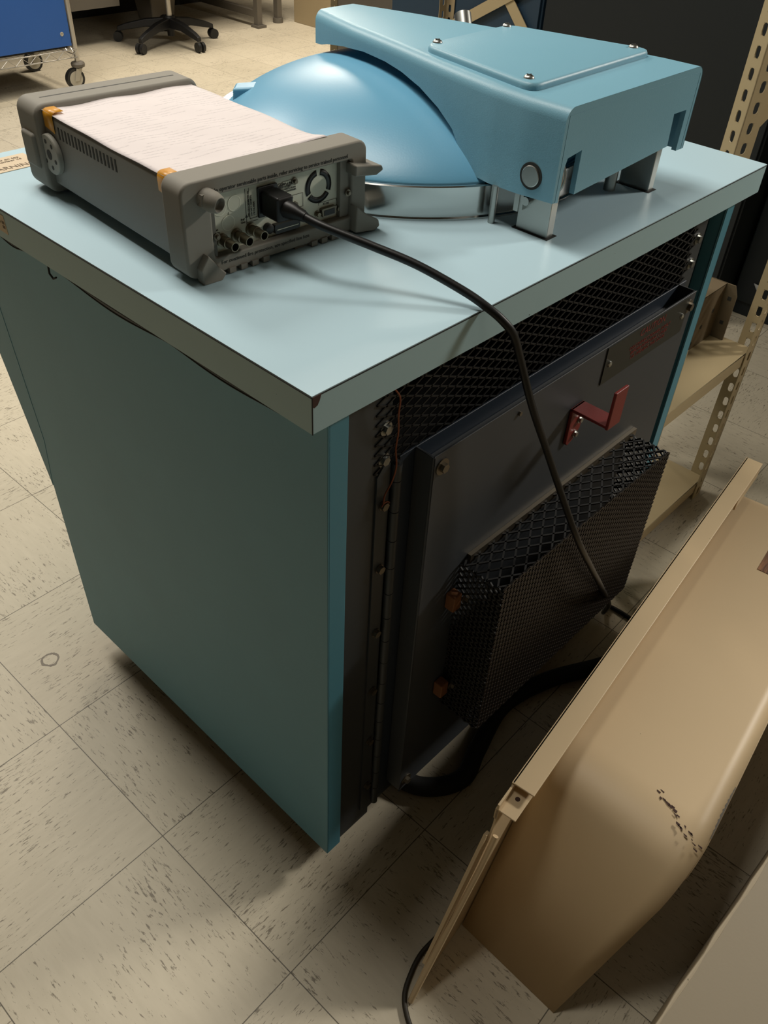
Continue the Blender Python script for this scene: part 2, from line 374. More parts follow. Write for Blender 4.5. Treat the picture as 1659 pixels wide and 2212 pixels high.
# door leaf with piano hinge
door = R_(MB().box(0.142, 0.778, YF - 0.003, YF, 0.07, 0.769), 'door', 'door_blue', bevel=0.001)
R_(MB().prism([(0.108, 0.075), (0.128, 0.075), (0.128, 0.768), (0.117, 0.768), (0.108, 0.757)], YF - 0.0025, YF - 0.0003, 'y'), 'hinge_leaf', 'frame_grey', parent=door)
kn = MB(); z = 0.075
while z < 0.76:
    z1 = min(z + 0.0445, 0.766); kn.cyl((0.136, YF - 0.005, z), (0.136, YF - 0.005, z1 - 0.0012), 0.0058, 14); z += 0.0445
kn.cyl((0.136, YF - 0.005, 0.073), (0.136, YF - 0.005, 0.768), 0.003, 8)
R_(kn, 'hinge_knuckles', 'frame_grey', parent=door)
for zz in (0.714, 0.615, 0.50, 0.38, 0.26, 0.14):
    b = MB(); hexbolt(b, (0.1185, YF - 0.0025, zz), (0, -1, 0), 0.0055, 0.0045, 0.0062)
    R_(b, 'hinge_bolt', 'steel_dull', parent=door)
# ground wire from the worktop edge to the first hinge bolt
gw = [(0.1143, 0.006, 0.8720), (0.1205, 0.004, 0.8600), (0.122, 0.006, 0.8383), (0.1282, 0.010, 0.8124), (0.1283, 0.012, 0.7891), (0.1263, 0.008, 0.7686), (0.1228, 0.010, 0.7484), (0.1155, 0.012, 0.7337), (0.1125, 0.011, 0.7230)]
R_(MB().tube(spline(gw, 6), 0.0010, 6).tube([(0.1175 + 0.007 * math.cos(t), 0.0125, 0.7145 + 0.007 * math.sin(t)) for t in [2.6 - 0.25 * i for i in range(10)]], 0.001, 6), 'ground_wire', 'copper')
# raised cover box on the door
YC = -0.011
cv = MB().box(0.166, 0.7555, YC, YC + 0.003, 0.098, 0.770)
cv.box(0.166, 0.169, YC, YF - 0.003, 0.098, 0.770).box(0.7525, 0.7555, YC, YF - 0.003, 0.098, 0.770)
cv.box(0.169, 0.7525, YC + 0.012, YF - 0.003, 0.742, 0.745)
cover = R_(cv, 'service_cover', 'cover_grey', bevel=0.001)
for x, z in ((0.181, 0.751), (0.7405, 0.7505), (0.181, 0.117), (0.7405, 0.117)):
    b = MB(); hexbolt(b, (x, YC, z), (0, -1, 0), 0.006, 0.005, 0.0105)
    R_(b, 'cover_bolt', 'steel_dull', parent=cover)
for x in (0.21, 0.29, 0.40, 0.52, 0.63):
    b = MB(); hexbolt(b, (x, 0.004, 0.7455), (0, 0, 1), 0.003, 0.002, 0.0045); R_(b, 'flange_screw', 'steel_dull', parent=cover)
R_(MB().cyl((0.322, YC, 0.7555), (0.322, YC - 0.003, 0.7555), 0.003, 10), 'small_screw', 'steel_dull', parent=cover)
sg = R_(MB().box(0.5135, 0.7355, YC - 0.0016, YC - 0.0002, 0.7115, 0.7685), 'caution_sign', 'sign', parent=cover)
X_, Z_ = (1, 0, 0), (0, 0, 1)
def local(m): return R_.inv @ m
text_obj('CAUTION', 0.0155, 'sign_text', cover, 'sign_lettering', local(frame_mtx((0.632, YC - 0.0018, 0.7585), X_, Z_)), 'CENTER')
text_obj('DISCONNECT POWER SUPPLY\nBEFORE REMOVING COVER\nOR OPENING THIS DOOR', 0.0082, 'sign_text', cover, 'sign_lettering', local(frame_mtx((0.632, YC - 0.0018, 0.7465), X_, Z_)), 'CENTER').data.transform(Matrix.Translation((0, 0, -0.012)))
for x in (0.5255, 0.7235):
    b = MB().lathe([(0.0045, 0), (0.004, 0.0018), (0.002, 0.0028), (0, 0.003)], (x, YC - 0.0016, 0.7405), 14, (0, -1, 0)); R_(b, 'sign_rivet', 'steel', parent=cover)
# red bent handle: foot on the cover, shelf outwards, grip turned up
hd = MB()
hd.prism([(0.4475, 0.648), (0.4530, 0.643), (0.4625, 0.6470), (0.4775, 0.662), (0.4775, 0.7040), (0.4475, 0.7040)], YC - 0.005, YC - 0.0002, 'y')
hd.box(0.4475, 0.4775, -0.066, YC - 0.0005, 0.6995, 0.7040)
hd.box(0.4455, 0.4755, -0.0700, -0.0655, 0.6995, 0.7560)
handle = R_(hd, 'door_handle', 'red', bevel=0.0012)
handle['label'] = 'red bent metal handle'
for x, z in ((0.4700, 0.679), (0.4650, 0.6580)):
    b = MB(); hexbolt(b, (x, YC - 0.005, z), (0, -1, 0), 0.0038, 0.003, 0.0055); R_(b, 'handle_bolt', 'steel', parent=cover)
# expanded metal guard box
GX0, GX1, GY, GZ0, GZ1 = 0.243, 0.660, -0.082, 0.262, 0.560
g = MB()
screen(g, (GX0, GY, GZ0), X_, Z_, GX1 - GX0, GZ1 - GZ0 + 0.004, 0.0155, 0.0088, 0.0030, 0.0022)
R_g = R_(g, 'mesh_guard', 'mesh_rust', parent=cover)
g = MB()
screen(g, (GX0, GY, GZ0), (0, 1, 0), Z_, -GY + YC, GZ1 - GZ0, 0.0142, 0.0105, 0.0026, 0.002)
screen(g, (GX1, GY, GZ0), (0, 1, 0), Z_, -GY + YC, GZ1 - GZ0, 0.0142, 0.0105, 0.0026, 0.002)
screen(g, (GX0, GY, GZ0), X_, (0, 1, 0), GX1 - GX0, -GY + YC, 0.0215, 0.0142, 0.0026, 0.002)
screen(g, (GX0, GY, GZ1), X_, (0, 1, 0), GX1 - GX0, -GY + YC, 0.0300, 0.0175, 0.0026, 0.002)
R_(g, 'mesh_guard_sides', 'mesh_black', parent=cover)
R_(MB().box(GX0 + 0.012, GX1 - 0.008, GY + 0.006, GY + 0.009, GZ0 + 0.01, GZ1 - 0.035), 'filter_pad', 'filter', parent=cover)
R_(MB().box(GX0 + 0.015, GX1 + 0.012, YC - 0.006, YC - 0.0002, GZ1 - 0.008, GZ1 + 0.006), 'guard_top_rail', 'steel_dull', parent=cover)
for z in (0.505, 0.318):
    w_ = R_(MB().box(GX0 - 0.022, GX0 - 0.006, YC - 0.016, YC - 0.0002, z - 0.014, z + 0.014), 'wooden_spacer', 'wood', parent=cover, bevel=0.002)
    w_['label'] = 'small orange-brown wooden spacer block'
    b = MB(); hexbolt(b, (GX0 + 0.002, YC - 0.016, z), (0, -1, 0), 0.005, 0.005, 0.008); R_(b, 'guard_bolt', 'steel_dull', parent=cover)

# --- chrome bowl rim, blue dome lid
BC = (0.541, 0.391); RB = 0.2705
R_(MB().lathe([(RB + 0.0035, H), (RB + 0.0035, H + 0.002), (RB, H + 0.003), (RB, 0.9555), (RB - 0.0015, 0.9568), (RB - 0.004, 0.957), (0.2585, 0.9545), (0.2570, 0.945), (0.23, 0.944)], (BC[0], BC[1], 0), 160), 'chrome_bowl_rim', 'chrome', smooth=30)
RD = 0.2575
def DZ(r): return 0.956 + 0.0745 * max(0.0, 1 - (r / RD) ** 2.4) ** 0.86
prof = [(RD, 0.9500), (RD, 0.9560), (RD * 0.9985, DZ(RD * 0.9985)), (RD * 0.995, DZ(RD * 0.995)), (RD * 0.988, DZ(RD * 0.988))]
for i in range(1, 41):
    r = RD * (1 - i / 40.0); prof.append((r, DZ(r)))
dome = R_(MB().lathe(prof, (BC[0], BC[1], 0), 160), 'domed_lid', 'blue_dome', smooth=60)
# cast lug on the far left of the lid
lug = MB()
def domez(x, y):
    r = min(RD - 1e-4, math.hypot(x - BC[0], y - BC[1])); return DZ(r)
ang = math.radians(133); ux, uy = math.cos(ang), math.sin(ang); vx, vy = -uy, ux
def lp(a, b, z): return (BC[0] + ux * a + vx * b, BC[1] + uy * a + vy * b, z)
hw = 0.016
vs = [lp(0.2415, -hw, 0.962), lp(0.2415, hw, 0.962), lp(0.2400, hw, 0.9855), lp(0.2400, -hw, 0.9855), lp(0.19, -hw, 0.958), lp(0.19, hw, 0.958), lp(0.19, hw, 0.9905), lp(0.19, -hw, 0.9905)]
lug.add(vs, [(0, 1, 2, 3), (4, 7, 6, 5), (0, 4, 5, 1), (3, 2, 6, 7), (0, 3, 7, 4), (1, 5, 6, 2)])
R_(lug, 'lid_lug', 'blue_dome', parent=dome, bevel=0.004, seg=3)

# --- cast arm: hollow tapering housing
XC = 0.5625; ZT = 1.0655
half = [(0.0500, 0.1505), (0.10, 0.1495), (0.15, 0.1430), (0.20, 0.1330), (0.25, 0.1220), (0.30, 0.1095), (0.35, 0.0965), (0.40, 0.0850), (0.45, 0.0740), (0.50, 0.0600), (0.535, 0.0490), (0.552, 0.0440)]
bot = [(0.0500, 0.9655), (0.10, 0.9625), (0.145, 0.9600), (0.17, 0.9605), (0.190, 0.9635), (0.197, 0.976), (0.22, 1.0010), (0.25, 1.0170), (0.29, 1.0300), (0.33, 1.0375), (0.37, 1.0410), (0.42, 1.0415), (0.47, 1.0370), (0.515, 1.0300), (0.535, 1.0250), (0.552, 1.0235)]
def interp(T, y):
    if y <= T[0][0]: return T[0][1]
    for (a, b), (c, d) in zip(T, T[1:]):
        if y <= c: return b + (d - b) * (y - a) / (c - a)
    return T[-1][1]
ys = sorted(set([round(0.05 + i * 0.0125, 4) for i in range(41)] + [a for a, _ in bot] + [0.552]))
ys = [y for y in ys if y <= 0.552]
FR = 0.014; vs = []; ring = None
for y in ys:
    hwid = interp(half, y); zb = interp(bot, y); pr = []
    t_ = 0.006; fr_ = FR
    outer = [(-hwid, zb), (-hwid, zb + (ZT - fr_ - zb) * 0.5), (-hwid, ZT - fr_)]
    outer += [(-hwid + fr_ - fr_ * math.cos(a), ZT - fr_ + fr_ * math.sin(a)) for a in [PI / 2 * k / 6 for k in range(1, 7)]]
    outer += [(0, ZT)]
    outer = outer + [(-a, b_) for a, b_ in reversed(outer[:-1])]
    inner = [(hwid - t_, zb), (hwid - t_, ZT - 0.008), (-hwid + t_, ZT - 0.008), (-hwid + t_, zb)]
    ringp = outer + inner; k = len(ringp)
    vs += [(XC + a, y, b_) for a, b_ in ringp]
fs = [(j * k + i, j * k + (i + 1) % k, (j + 1) * k + (i + 1) % k, (j + 1) * k + i) for j in range(len(ys) - 1) for i in range(k)]
# far end wall closes the housing; near end is closed by the notched back plate
no = k - 4
arm_mb = MB().add(vs, fs)
e = (len(ys) - 1) * k
arm_mb.add([vs[e + i] for i in range(no)], [tuple(range(no))])
arm_mb.add([(vs[e + i][0], 0.546, vs[e + i][2]) for i in range(no)], [tuple(reversed(range(no)))])
arm = R_(arm_mb, 'lid_arm', 'blue_cast', smooth=40)
hw0 = 0.1505
pl = [(-hw0, 0.9655), (-hw0 + 0.012, 0.9635), (-hw0 + 0.0125, 1.000)]
pl += [(-hw0 + 0.0125 + 0.004, 1.0115), (-hw0 + 0.0435, 1.0150), (-hw0 + 0.0440, 0.9655)]
pl += [(hw0 - 0.047, 0.9770), (hw0 - 0.0505, 1.0165), (hw0 - 0.0185, 1.0160), (hw0 - 0.0185, 0.9655), (hw0, 0.9655)]
pl += [(hw0, ZT - FR)] + [(hw0 - FR + FR * math.cos(a), ZT - FR + FR * math.sin(a)) for a in [PI / 2 * q / 6 for q in range(1, 7)]]
pl += [(-hw0 + FR - FR * math.sin(a), ZT - FR + FR * math.cos(a)) for a in [PI / 2 * q / 6 for q in range(0, 7)]]
R_(MB().prism([(XC + a * 0.999, b_ - (0.0003 if b_ > 1.02 else 0)) for a, b_ in pl], 0.0503, 0.057, 'y'), 'arm_back_plate', 'blue_cast', parent=arm, smooth=40)
# access plate with four screws
lidp = [(XC - 0.134, 0.1095), (XC + 0.134, 0.1155), (XC + 0.0900, 0.313), (XC - 0.0920, 0.306)]
def rounded(poly, r, n=5):
    out = []; m_ = len(poly)
    for i in range(m_):
        p0, p1, p2 = Vector(poly[i - 1]), Vector(poly[i]), Vector(poly[(i + 1) % m_]); a = p1 + (p0 - p1).normalized() * r; c = p1 + (p2 - p1).normalized() * r
        for j in range(n + 1):
            t = j / n; q = a * (1 - t) ** 2 + p1 * 2 * t * (1 - t) + c * t * t; out.append((q.x, q.y))
    return out
pm = MB(); P0 = rounded(lidp, 0.02); cx_ = sum(p[0] for p in P0) / len(P0); cy_ = sum(p[1] for p in P0) / len(P0)
lv = []
for z, s_ in ((ZT - 0.0005, 0.0), (ZT + 0.0035, 0.0), (ZT + 0.0068, 0.0018), (ZT + 0.0078, 0.005)):
    for x, y in P0:
        d = Vector((cx_ - x, cy_ - y)).normalized() * s_; lv.append((x + d.x, y + d.y, z))
q = len(P0)
pm.add(lv, [(j * q + i, j * q + (i + 1) % q, (j + 1) * q + (i + 1) % q, (j + 1) * q + i) for j in range(3) for i in range(q)] + [tuple(range(3 * q, 4 * q))])
plate = R_(pm, 'access_plate', 'blue_cast', parent=arm, smooth=50)
for x, y in ((XC - 0.0735, 0.299), (XC + 0.0757, 0.305), (XC - 0.1135, 0.130), (XC + 0.119, 0.136)):
    b = MB().lathe([(0.0062, 0), (0.0060, 0.0008), (0.0050, 0.0022), (0.003, 0.0032), (0.0, 0.0035)], (x, y, ZT + 0.0078), 18)
    R_(b, 'plate_screw', 'steel', parent=arm)
    b = MB().box(x - 0.0035, x + 0.0035, y - 0.0006, y + 0.0006, ZT + 0.0108, ZT + 0.0116).box(x - 0.0006, x + 0.0006, y - 0.0035, y + 0.0035, ZT + 0.0108, ZT + 0.0116)
    R_(b, 'screw_slot', 'ink', parent=arm)
# pivot pin in the arm side
PX = XC - 0.1500
R_(MB().cyl((PX - 0.0006, 0.0835, 0.9870), (PX + 0.01, 0.0835, 0.9870), 0.0150, 32), 'pivot_bore', 'ink', parent=arm)
R_(MB().lathe([(0.0118, 0), (0.0118, 0.0012), (0.011, 0.0018), (0.0, 0.0018)], (PX - 0.0004, 0.0835, 0.9870), 32, (-1, 0, 0)), 'pivot_pin', 'steel', parent=arm)
# coil spring end seen in the left notch
for dx in (0.004, 0.0095, 0.015):
    R_(MB().tube([(PX + 0.012 + dx, 0.077 + 0.021 * math.cos(t), 0.985 + 0.024 * math.sin(t)) for t in [2 * PI * i / 40 for i in range(40)]], 0.0014, 8, closed=True), 'coil_spring', 'steel', parent=arm)
# polished support legs and posts
R_(MB().box(0.4275, 0.4410, 0.0590, 0.1040, H - 0.03, 1.035), 'support_leg', 'steel', bevel=0.001)
R_(MB().box(0.6605, 0.6740, 0.0590, 0.1040, H - 0.03, 1.035), 'support_leg', 'steel', bevel=0.001)
for x0 in (0.4240, 0.6570):
    R_(MB().box(x0, x0 + 0.0205, 0.0555, 0.1075, H, H + 0.0006), 'leg_slot', 'seam', parent=wt)
R_(MB().cyl((0.4165, 0.1325, H), (0.4165, 0.1325, 0.9615), 0.0042, 18), 'guide_post', 'steel')
R_(MB().cyl((0.6270, 0.0980, H), (0.6270, 0.0980, 0.99), 0.0080, 18), 'guide_post', 'steel')
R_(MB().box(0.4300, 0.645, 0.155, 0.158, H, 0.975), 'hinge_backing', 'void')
lt = MB().box(0.4190, 0.4215, 0.099, 0.1055, 0.9400, 0.9610).box(0.4205, 0.4330, 0.094, 0.1045, 0.9430, 0.9600)
R_(lt, 'latch_bracket', 'steel')
R_(MB().cyl((0.4195, 0.0905, 0.9545), (0.4275, 0.0905, 0.9545), 0.0050, 12), 'latch_nut', 'steel')
# metal grip behind the arm
R_(MB().cyl((0.694, 0.418, 1.034), (0.706, 0.436, 1.0585), 0.0125, 28), 'lever_grip', 'steel')

# ------------------------------------------------------------------ bench instrument
IA = math.radians(-3.6); IO = (0.046, 0.2335, H)
ins = empty('electronic_counter', IO, 'grey bench instrument with rubber bumpers and a taped paper sheet on top', 'instrument', rz=IA)
def I_(mb, name, mat, parent=None, **k): return mb.build(name, mat, parent or ins, **k)
IW = 0.2375
I_(MB().box(0.008, 0.2125, 0.012, 0.325, 0.0135, 0.0955), 'case', 'case_grey', bevel=0.004, seg=3)
def rr(x0, x1, z0, z1, r, n=6):
    out = []
    for cx, cz, a0 in ((x1 - r, z1 - r, 0), (x0 + r, z1 - r, PI / 2), (x0 + r, z0 + r, PI), (x1 - r, z0 + r, 1.5 * PI)):
        out += [(cx + r * math.cos(a0 + PI / 2 * i / n), cz + r * math.sin(a0 + PI / 2 * i / n)) for i in range(n + 1)]
    return out
def hollow(mb, outer, inner, y0, y1):
    n = len(outer); vs = [(a, y0, b_) for a, b_ in outer] + [(a, y0, b_) for a, b_ in inner] + [(a, y1, b_) for a, b_ in outer] + [(a, y1, b_) for a, b_ in inner]
    fs = []
    for i in range(n):
        j = (i + 1) % n; fs += [(i, n + i, n + j, j), (2 * n + i, 2 * n + j, 3 * n + j, 3 * n + i), (i, j, 2 * n + j, 2 * n + i), (n + i, 3 * n + i, 3 * n + j, n + j)]
    return mb.add(vs, fs)
# rear bumper: rounded ring, deep frame, corner lugs
rb = MB()
hollow(rb, rr(0.0, IW + 0.002, 0.004, 0.1015, 0.012), rr(0.034, 0.2175, 0.0205, 0.0835, 0.004), -0.001, 0.034)
bumper = I_(rb, 'rear_bumper', 'bumper', bevel=0.003, seg=3)
for (x, z, sx, sz) in ((IW - 0.010, 0.083, 1, 1), (IW - 0.010, 0.004, 1, 0)):
    lg = MB(); x0 = x - 0.002
    if sz: poly = [(x0 - 0.012, 0.081), (x0 + 0.028, 0.0735), (x0 + 0.030, 0.068), (x0 + 0.020, 0.064), (x0 - 0.012, 0.0685)]
    else: poly = [(x0 - 0.008, 0.035), (x0 + 0.006, 0.024), (x0 + 0.026, 0.012), (x0 + 0.028, 0.004), (x0 + 0.020, 0.000), (x0 - 0.010, 0.0045)]
    lg.prism(poly, -0.012, 0.018, 'y')
    I_(lg, 'corner_lug', 'bumper', parent=bumper, bevel=0.002)
lg = MB().lathe([(0.0105, -0.003), (0.0105, 0.010), (0.009, 0.016), (0.0075, 0.018), (0.0068, 0.018), (0.006, 0.012), (0.0, 0.012)], (0.0285, -0.001, 0.0835), 20, (0.25, -1, -0.15))
lg.prism([(0.018, 0.079), (0.020, 0.090), (0.032, 0.0915), (0.035, 0.079)], -0.008, 0.004, 'y')
I_(lg, 'corner_lug', 'bumper', parent=bumper, bevel=0.0015)
lg = MB().prism([(0.012, 0.000), (0.034, -0.001), (0.040, 0.006), (0.034, 0.012), (0.020, 0.030), (0.010, 0.016)], -0.010, 0.002, 'y')
I_(lg, 'corner_lug', 'bumper', parent=bumper, bevel=0.0015)
ft = MB()
for i in range(4): ft.box(0.048 + i * 0.0145, 0.056 + i * 0.0145, -0.0035, 0.014, 0.001, 0.0065)
for i in range(4): ft.box(0.158 + i * 0.0145, 0.166 + i * 0.0145, -0.0035, 0.014, 0.001, 0.0065)
ft.box(0.02, 0.10, 0.004, 0.03, 0.0, 0.006).box(0.14, 0.22, 0.004, 0.03, 0.0, 0.006)
I_(ft, 'bumper_ribs', 'bumper', parent=bumper)
def itext(body, size, mat, x, y, z, align='LEFT', parent=None, sx=1.0, rot=0.0, sp=1.0):
    m = Matrix.Translation((x, y, z)) @ Matrix.Rotation(PI / 2, 4, 'X') @ Matrix.Rotation(rot, 4, 'Z')
    return text_obj(body, size, mat, parent or ins, 'printed_text', m, align, sx=sx, spacing=sp)
itext('No operator serviceable parts inside, refer servicing to service trained personnel', 0.0058, 'ink', 0.036, -0.0012, 0.0885, parent=bumper, sx=0.92)
itext('For continued fire protection, use specified line fuse', 0.0055, 'ink', 0.040, -0.0012, 0.0140, parent=bumper, sx=1.0)
PY = 0.010
pan = I_(MB().box(0.033, 0.2185, PY, PY + 0.004, 0.019, 0.085), 'rear_panel', 'panel_cream')
I_(MB().box(0.2050, 0.2200, PY - 0.006, PY + 0.001, 0.0195, 0.0845), 'panel_post', 'bumper', parent=bumper, bevel=0.001)
I_(MB().box(0.022, 0.0390, PY - 0.008, PY + 0.001, 0.0195, 0.082), 'panel_post', 'bumper_dark', parent=bumper, bevel=0.001)
def ringm(cx, cz, r, w, y=PY):
    mb = MB(); n = 36; vs = []
    for i in range(n):
        a = 2 * PI * i / n
        vs += [(cx + (r + w) * math.cos(a), y - 0.0003, cz + (r + w) * math.sin(a)), (cx + r * math.cos(a), y - 0.0003, cz + r * math.sin(a))]
    mb.add(vs, [(2 * i, 2 * i + 1, (2 * i + 3) % (2 * n), (2 * i + 2) % (2 * n)) for i in range(n)]); return mb
M['knock'] = paint('knockout_edge', (224, 224, 205), 0.5)
for cx, cz in ((0.0500, 0.0655), (0.0680, 0.0665), (0.0590, 0.0480)):
    I_(MB().cyl((cx, PY, cz), (cx, PY - 0.0004, cz), 0.0073, 30), 'knockout_disc', 'panel_cream', parent=pan); I_(ringm(cx, cz, 0.0073, 0.0007, PY - 0.0003), 'knockout_ring', 'knock', parent=pan)
# fan vent: black ring cut by three bars around a hub
fm = MB(); FCX, FCZ, FO, FI = 0.1785, 0.0597, 0.0182, 0.0118
for a0, a1 in ((100, 205), (215, 325), (335, 440)):
    n = 18; vs = []
    for i in range(n + 1):
        a = math.radians(a0 + (a1 - a0) * i / n); vs += [(FCX + FO * math.cos(a), PY - 0.0004, FCZ + FO * math.sin(a)), (FCX + FI * math.cos(a), PY - 0.0004, FCZ + FI * math.sin(a))]
    fm.add(vs, [(2 * i, 2 * i + 1, 2 * i + 3, 2 * i + 2) for i in range(n)])
I_(fm, 'fan_vent', 'black', parent=pan, solid=0.0005)
# connectors
for k_, (x, z) in enumerate(((0.0495, 0.0325), (0.0675, 0.0335), (0.0862, 0.0350))):
    ax = Vector((0.03, -1, 0.0)); c = Vector((x, PY, z))
    c0 = MB().lathe([(0.0068, 0), (0.0068, 0.003), (0.0050, 0.0032), (0.0050, 0.0085), (0.0058, 0.0088), (0.0058, 0.0120), (0.0049, 0.0124), (0.0049, 0.0235), (0.0041, 0.0235), (0.0040, 0.012), (0.0, 0.012)], c, 24, ax)
    cc = I_(c0, 'coaxial_connector', 'brass', parent=pan, smooth=30)
    I_(MB().lathe([(0.0039, 0.0125), (0, 0.0130)], c, 16, ax).lathe([(0.0010, 0.012), (0.0010, 0.018), (0, 0.0185)], c, 8, ax), 'connector_core', 'black', parent=pan)
I_(MB().box(0.096, 0.1215, PY - 0.003, PY, 0.0445, 0.0765), 'power_inlet', 'black', parent=pan, bevel=0.001)
gp = MB().prism(rounded([(0.1145, 0.0235), (0.1475, 0.0235), (0.1485, 0.0335), (0.1135, 0.0335)], 0.002), PY - 0.006, PY, 'y')
gpo = I_(gp, 'interface_port', 'black', parent=pan)
I_(MB().box(0.1165, 0.1455, PY - 0.0064, PY - 0.0058, 0.0275, 0.0282), 'port_contacts', 'panel_cream', parent=pan)
for x, z in ((0.1075, 0.0310), (0.1525, 0.0365)): I_(MB().lathe([(0.0055, 0), (0.005, 0.006), (0.003, 0.007), (0, 0.007)], (x, PY, z), 16, (0, -1, 0)), 'port_screw', 'black', parent=pan)
ds = MB().prism(rounded([(0.1815, 0.0250), (0.1995, 0.0250), (0.2015, 0.0350), (0.1795, 0.0350)], 0.002), PY - 0.005, PY, 'y')
dso = I_(ds, 'serial_port', 'steel_dull', parent=pan)
I_(MB().box(0.1830, 0.1980, PY - 0.0055, PY - 0.0049, 0.0272, 0.0330), 'port_face', 'black', parent=pan)
for x in (0.1760, 0.2050):
    b = MB(); hexbolt(b, (x, PY, 0.0300), (0, -1, 0), 0.0025, 0.0035, 0.0035); I_(b, 'port_screw', 'brass', parent=pan)
for x, z in ((0.1455, 0.0725), (0.1455, 0.0468), (0.0385, 0.0415), (0.2260 - 0.012, 0.0475)):
    b = MB(); hexbolt(b, (x, PY - (0.008 if x < 0.04 or x > 0.2 else 0), z), (0, -1, 0), 0.0022, 0.0028, 0.0038); I_(b, 'panel_screw', 'steel_dull', parent=pan)
TX = PY - 0.0004
itext('CE', 0.0062, 'ink', 0.1225, TX, 0.0715, parent=pan)
itext('ISM  1-A', 0.0030, 'ink', 0.1300, TX, 0.0722, parent=pan)
itext('N10149  LR 23435\nMADE IN USA\nWITH PARTS FROM\nOTHER COUNTRIES', 0.0026, 'ink', 0.1245, TX, 0.0675, parent=pan, sp=0.95)
itext('OPTIONS', 0.0032, 'ink', 0.1300, TX, 0.0555, parent=pan)
itext('Time\nBase', 0.0030, 'ink', 0.1300, TX, 0.0500, parent=pan)
itext('RS-232', 0.0030, 'ink', 0.1850, TX, 0.0385, parent=pan)
itext('Ref\nOut', 0.0034, 'ink', 0.0745, TX, 0.0455, parent=pan, sp=0.9)
itext('Ext\nArm', 0.0034, 'ink', 0.0415, TX, 0.0425, parent=pan, sp=0.9)
itext('2', 0.0030, 'ink', 0.0595, TX, 0.0575, parent=pan)
itext('100-120 V 50/60/400 Hz\n220-240 V 50/60 Hz\n170 VA MAX', 0.0027, 'ink', 0.0885, TX, 0.0480, parent=pan, rot=PI / 2, sp=1.3)
fl = MB()
for x0, x1, z0, z1 in ((0.0815, 0.0820, 0.036, 0.078), (0.0860, 0.0864, 0.046, 0.078), (0.0860, 0.0950, 0.0457, 0.0461), (0.0820, 0.0960, 0.0425, 0.0428), (0.1295, 0.1440, 0.0697, 0.0700), (0.1295, 0.1440, 0.0745, 0.0748), (0.1295, 0.1298, 0.0697, 0.0748), (0.1437, 0.1440, 0.0697, 0.0748),
                       (0.1265, 0.1570, 0.0577, 0.0580), (0.1265, 0.1268, 0.0430, 0.0580), (0.1567, 0.1570, 0.0430, 0.0580), (0.1265, 0.1570, 0.0430, 0.0433), (0.1780, 0.2045, 0.0408, 0.0411), (0.1780, 0.1783, 0.0385, 0.0411), (0.2042, 0.2045, 0.0385, 0.0411)):
    fl.box(x0, x1, TX - 0.0001, TX + 0.0001, z0, z1)
fl.add([(0.0800, TX, 0.0480), (0.0838, TX, 0.0480), (0.0819, TX, 0.0515)], [(0, 1, 2)])
I_(fl, 'printed_lines', 'ink', parent=pan)
# plug and stub belong to the power cord (below)
# front bumper with groove
fb = MB(); hollow(fb, rr(-0.002, 0.2165, 0.003, 0.1035, 0.014), rr(0.012, 0.2025, 0.014, 0.092, 0.008), 0.296, 0.345)
fbo = I_(fb, 'front_bumper', 'bumper', bevel=0.004, seg=3)
I_(MB().box(0.018, 0.196, 0.3185, 0.3210, 0.1028, 0.10365), 'bumper_groove', 'ink', parent=fbo)
I_(MB().box(0.012, 0.2025, 0.325, 0.338, 0.014, 0.092), 'front_face', 'bumper_dark', parent=fbo)
I_(MB().box(-0.006, 0.004, 0.306, 0.338, 0.030, 0.070), 'handle_pivot_cover', 'bumper', parent=fbo, bevel=0.004, seg=3)
hub = I_(MB().lathe([(0.0225, 0), (0.0225, 0.005), (0.0215, 0.006), (0.0, 0.006)], (0.0075, 0.2850, 0.0520), 40, (-1, 0, 0)), 'handle_hub', 'hub')
hh = MB().cyl((0.0017, 0.285, 0.052), (0.0012, 0.285, 0.052), 0.0058, 20)
for a in (20, 75, 130, 200, 260, 320):
    hh.cyl((0.0017, 0.285 + 0.0145 * math.cos(math.radians(a)), 0.052 + 0.0145 * math.sin(math.radians(a))), (0.0012, 0.285 + 0.0145 * math.cos(math.radians(a)), 0.052 + 0.0145 * math.sin(math.radians(a))), 0.0026, 14)
I_(hh, 'hub_holes', 'ink', parent=hub)
vt = MB()
for i in range(17): y = 0.1345 + i * 0.00785; vt.box(0.0076, 0.0084, y, y + 0.0032, 0.0735, 0.0865)
I_(vt, 'side_vents', 'ink')
# paper sheet taped on the lid
n = 28; m_ = 36; vs = []
for j in range(m_ + 1):
    for i in range(n + 1):
        x = 0.0075 + (0.2070 - 0.0075) * i / n; y = 0.0290 + (0.3000 - 0.0290) * j / m_
        z = 0.0968 + 0.0009 * math.sin(i * 0.55 + j * 0.13) * math.sin(j * 0.31) + (0.0042 * math.exp(-((y - 0.029) / 0.02) ** 2) * (0.3 + i / n))
        vs.append((x, y, z))
pp = MB().add(vs, [(j * (n + 1) + i, j * (n + 1) + i + 1, (j + 1) * (n + 1) + i + 1, (j + 1) * (n + 1) + i) for j in range(m_) for i in range(n)])
I_(pp, 'paper_sheet', 'paper', solid=0.0004, smooth=80)
for y in (0.0380, 0.2815):
    tp = MB(); prf = [(0.0215, 0.1000), (0.0110, 0.1000), (0.0080, 0.0985), (0.0068, 0.0950), (0.0068, 0.0790)]
    vs = []
    for a, b_ in prf: vs += [(a, y - 0.0115, b_ - (0.0012 if b_ < 0.08 else 0)), (a, y + 0.0115, b_ + (0.002 if b_ < 0.08 else 0))]
    tp.add(vs, [(2 * i, 2 * i + 1, 2 * i + 3, 2 * i + 2) for i in range(len(prf) - 1)])
    o = I_(tp, 'adhesive_tape', 'tape', solid=0.0003); o['label'] = 'piece of amber adhesive tape holding the paper'

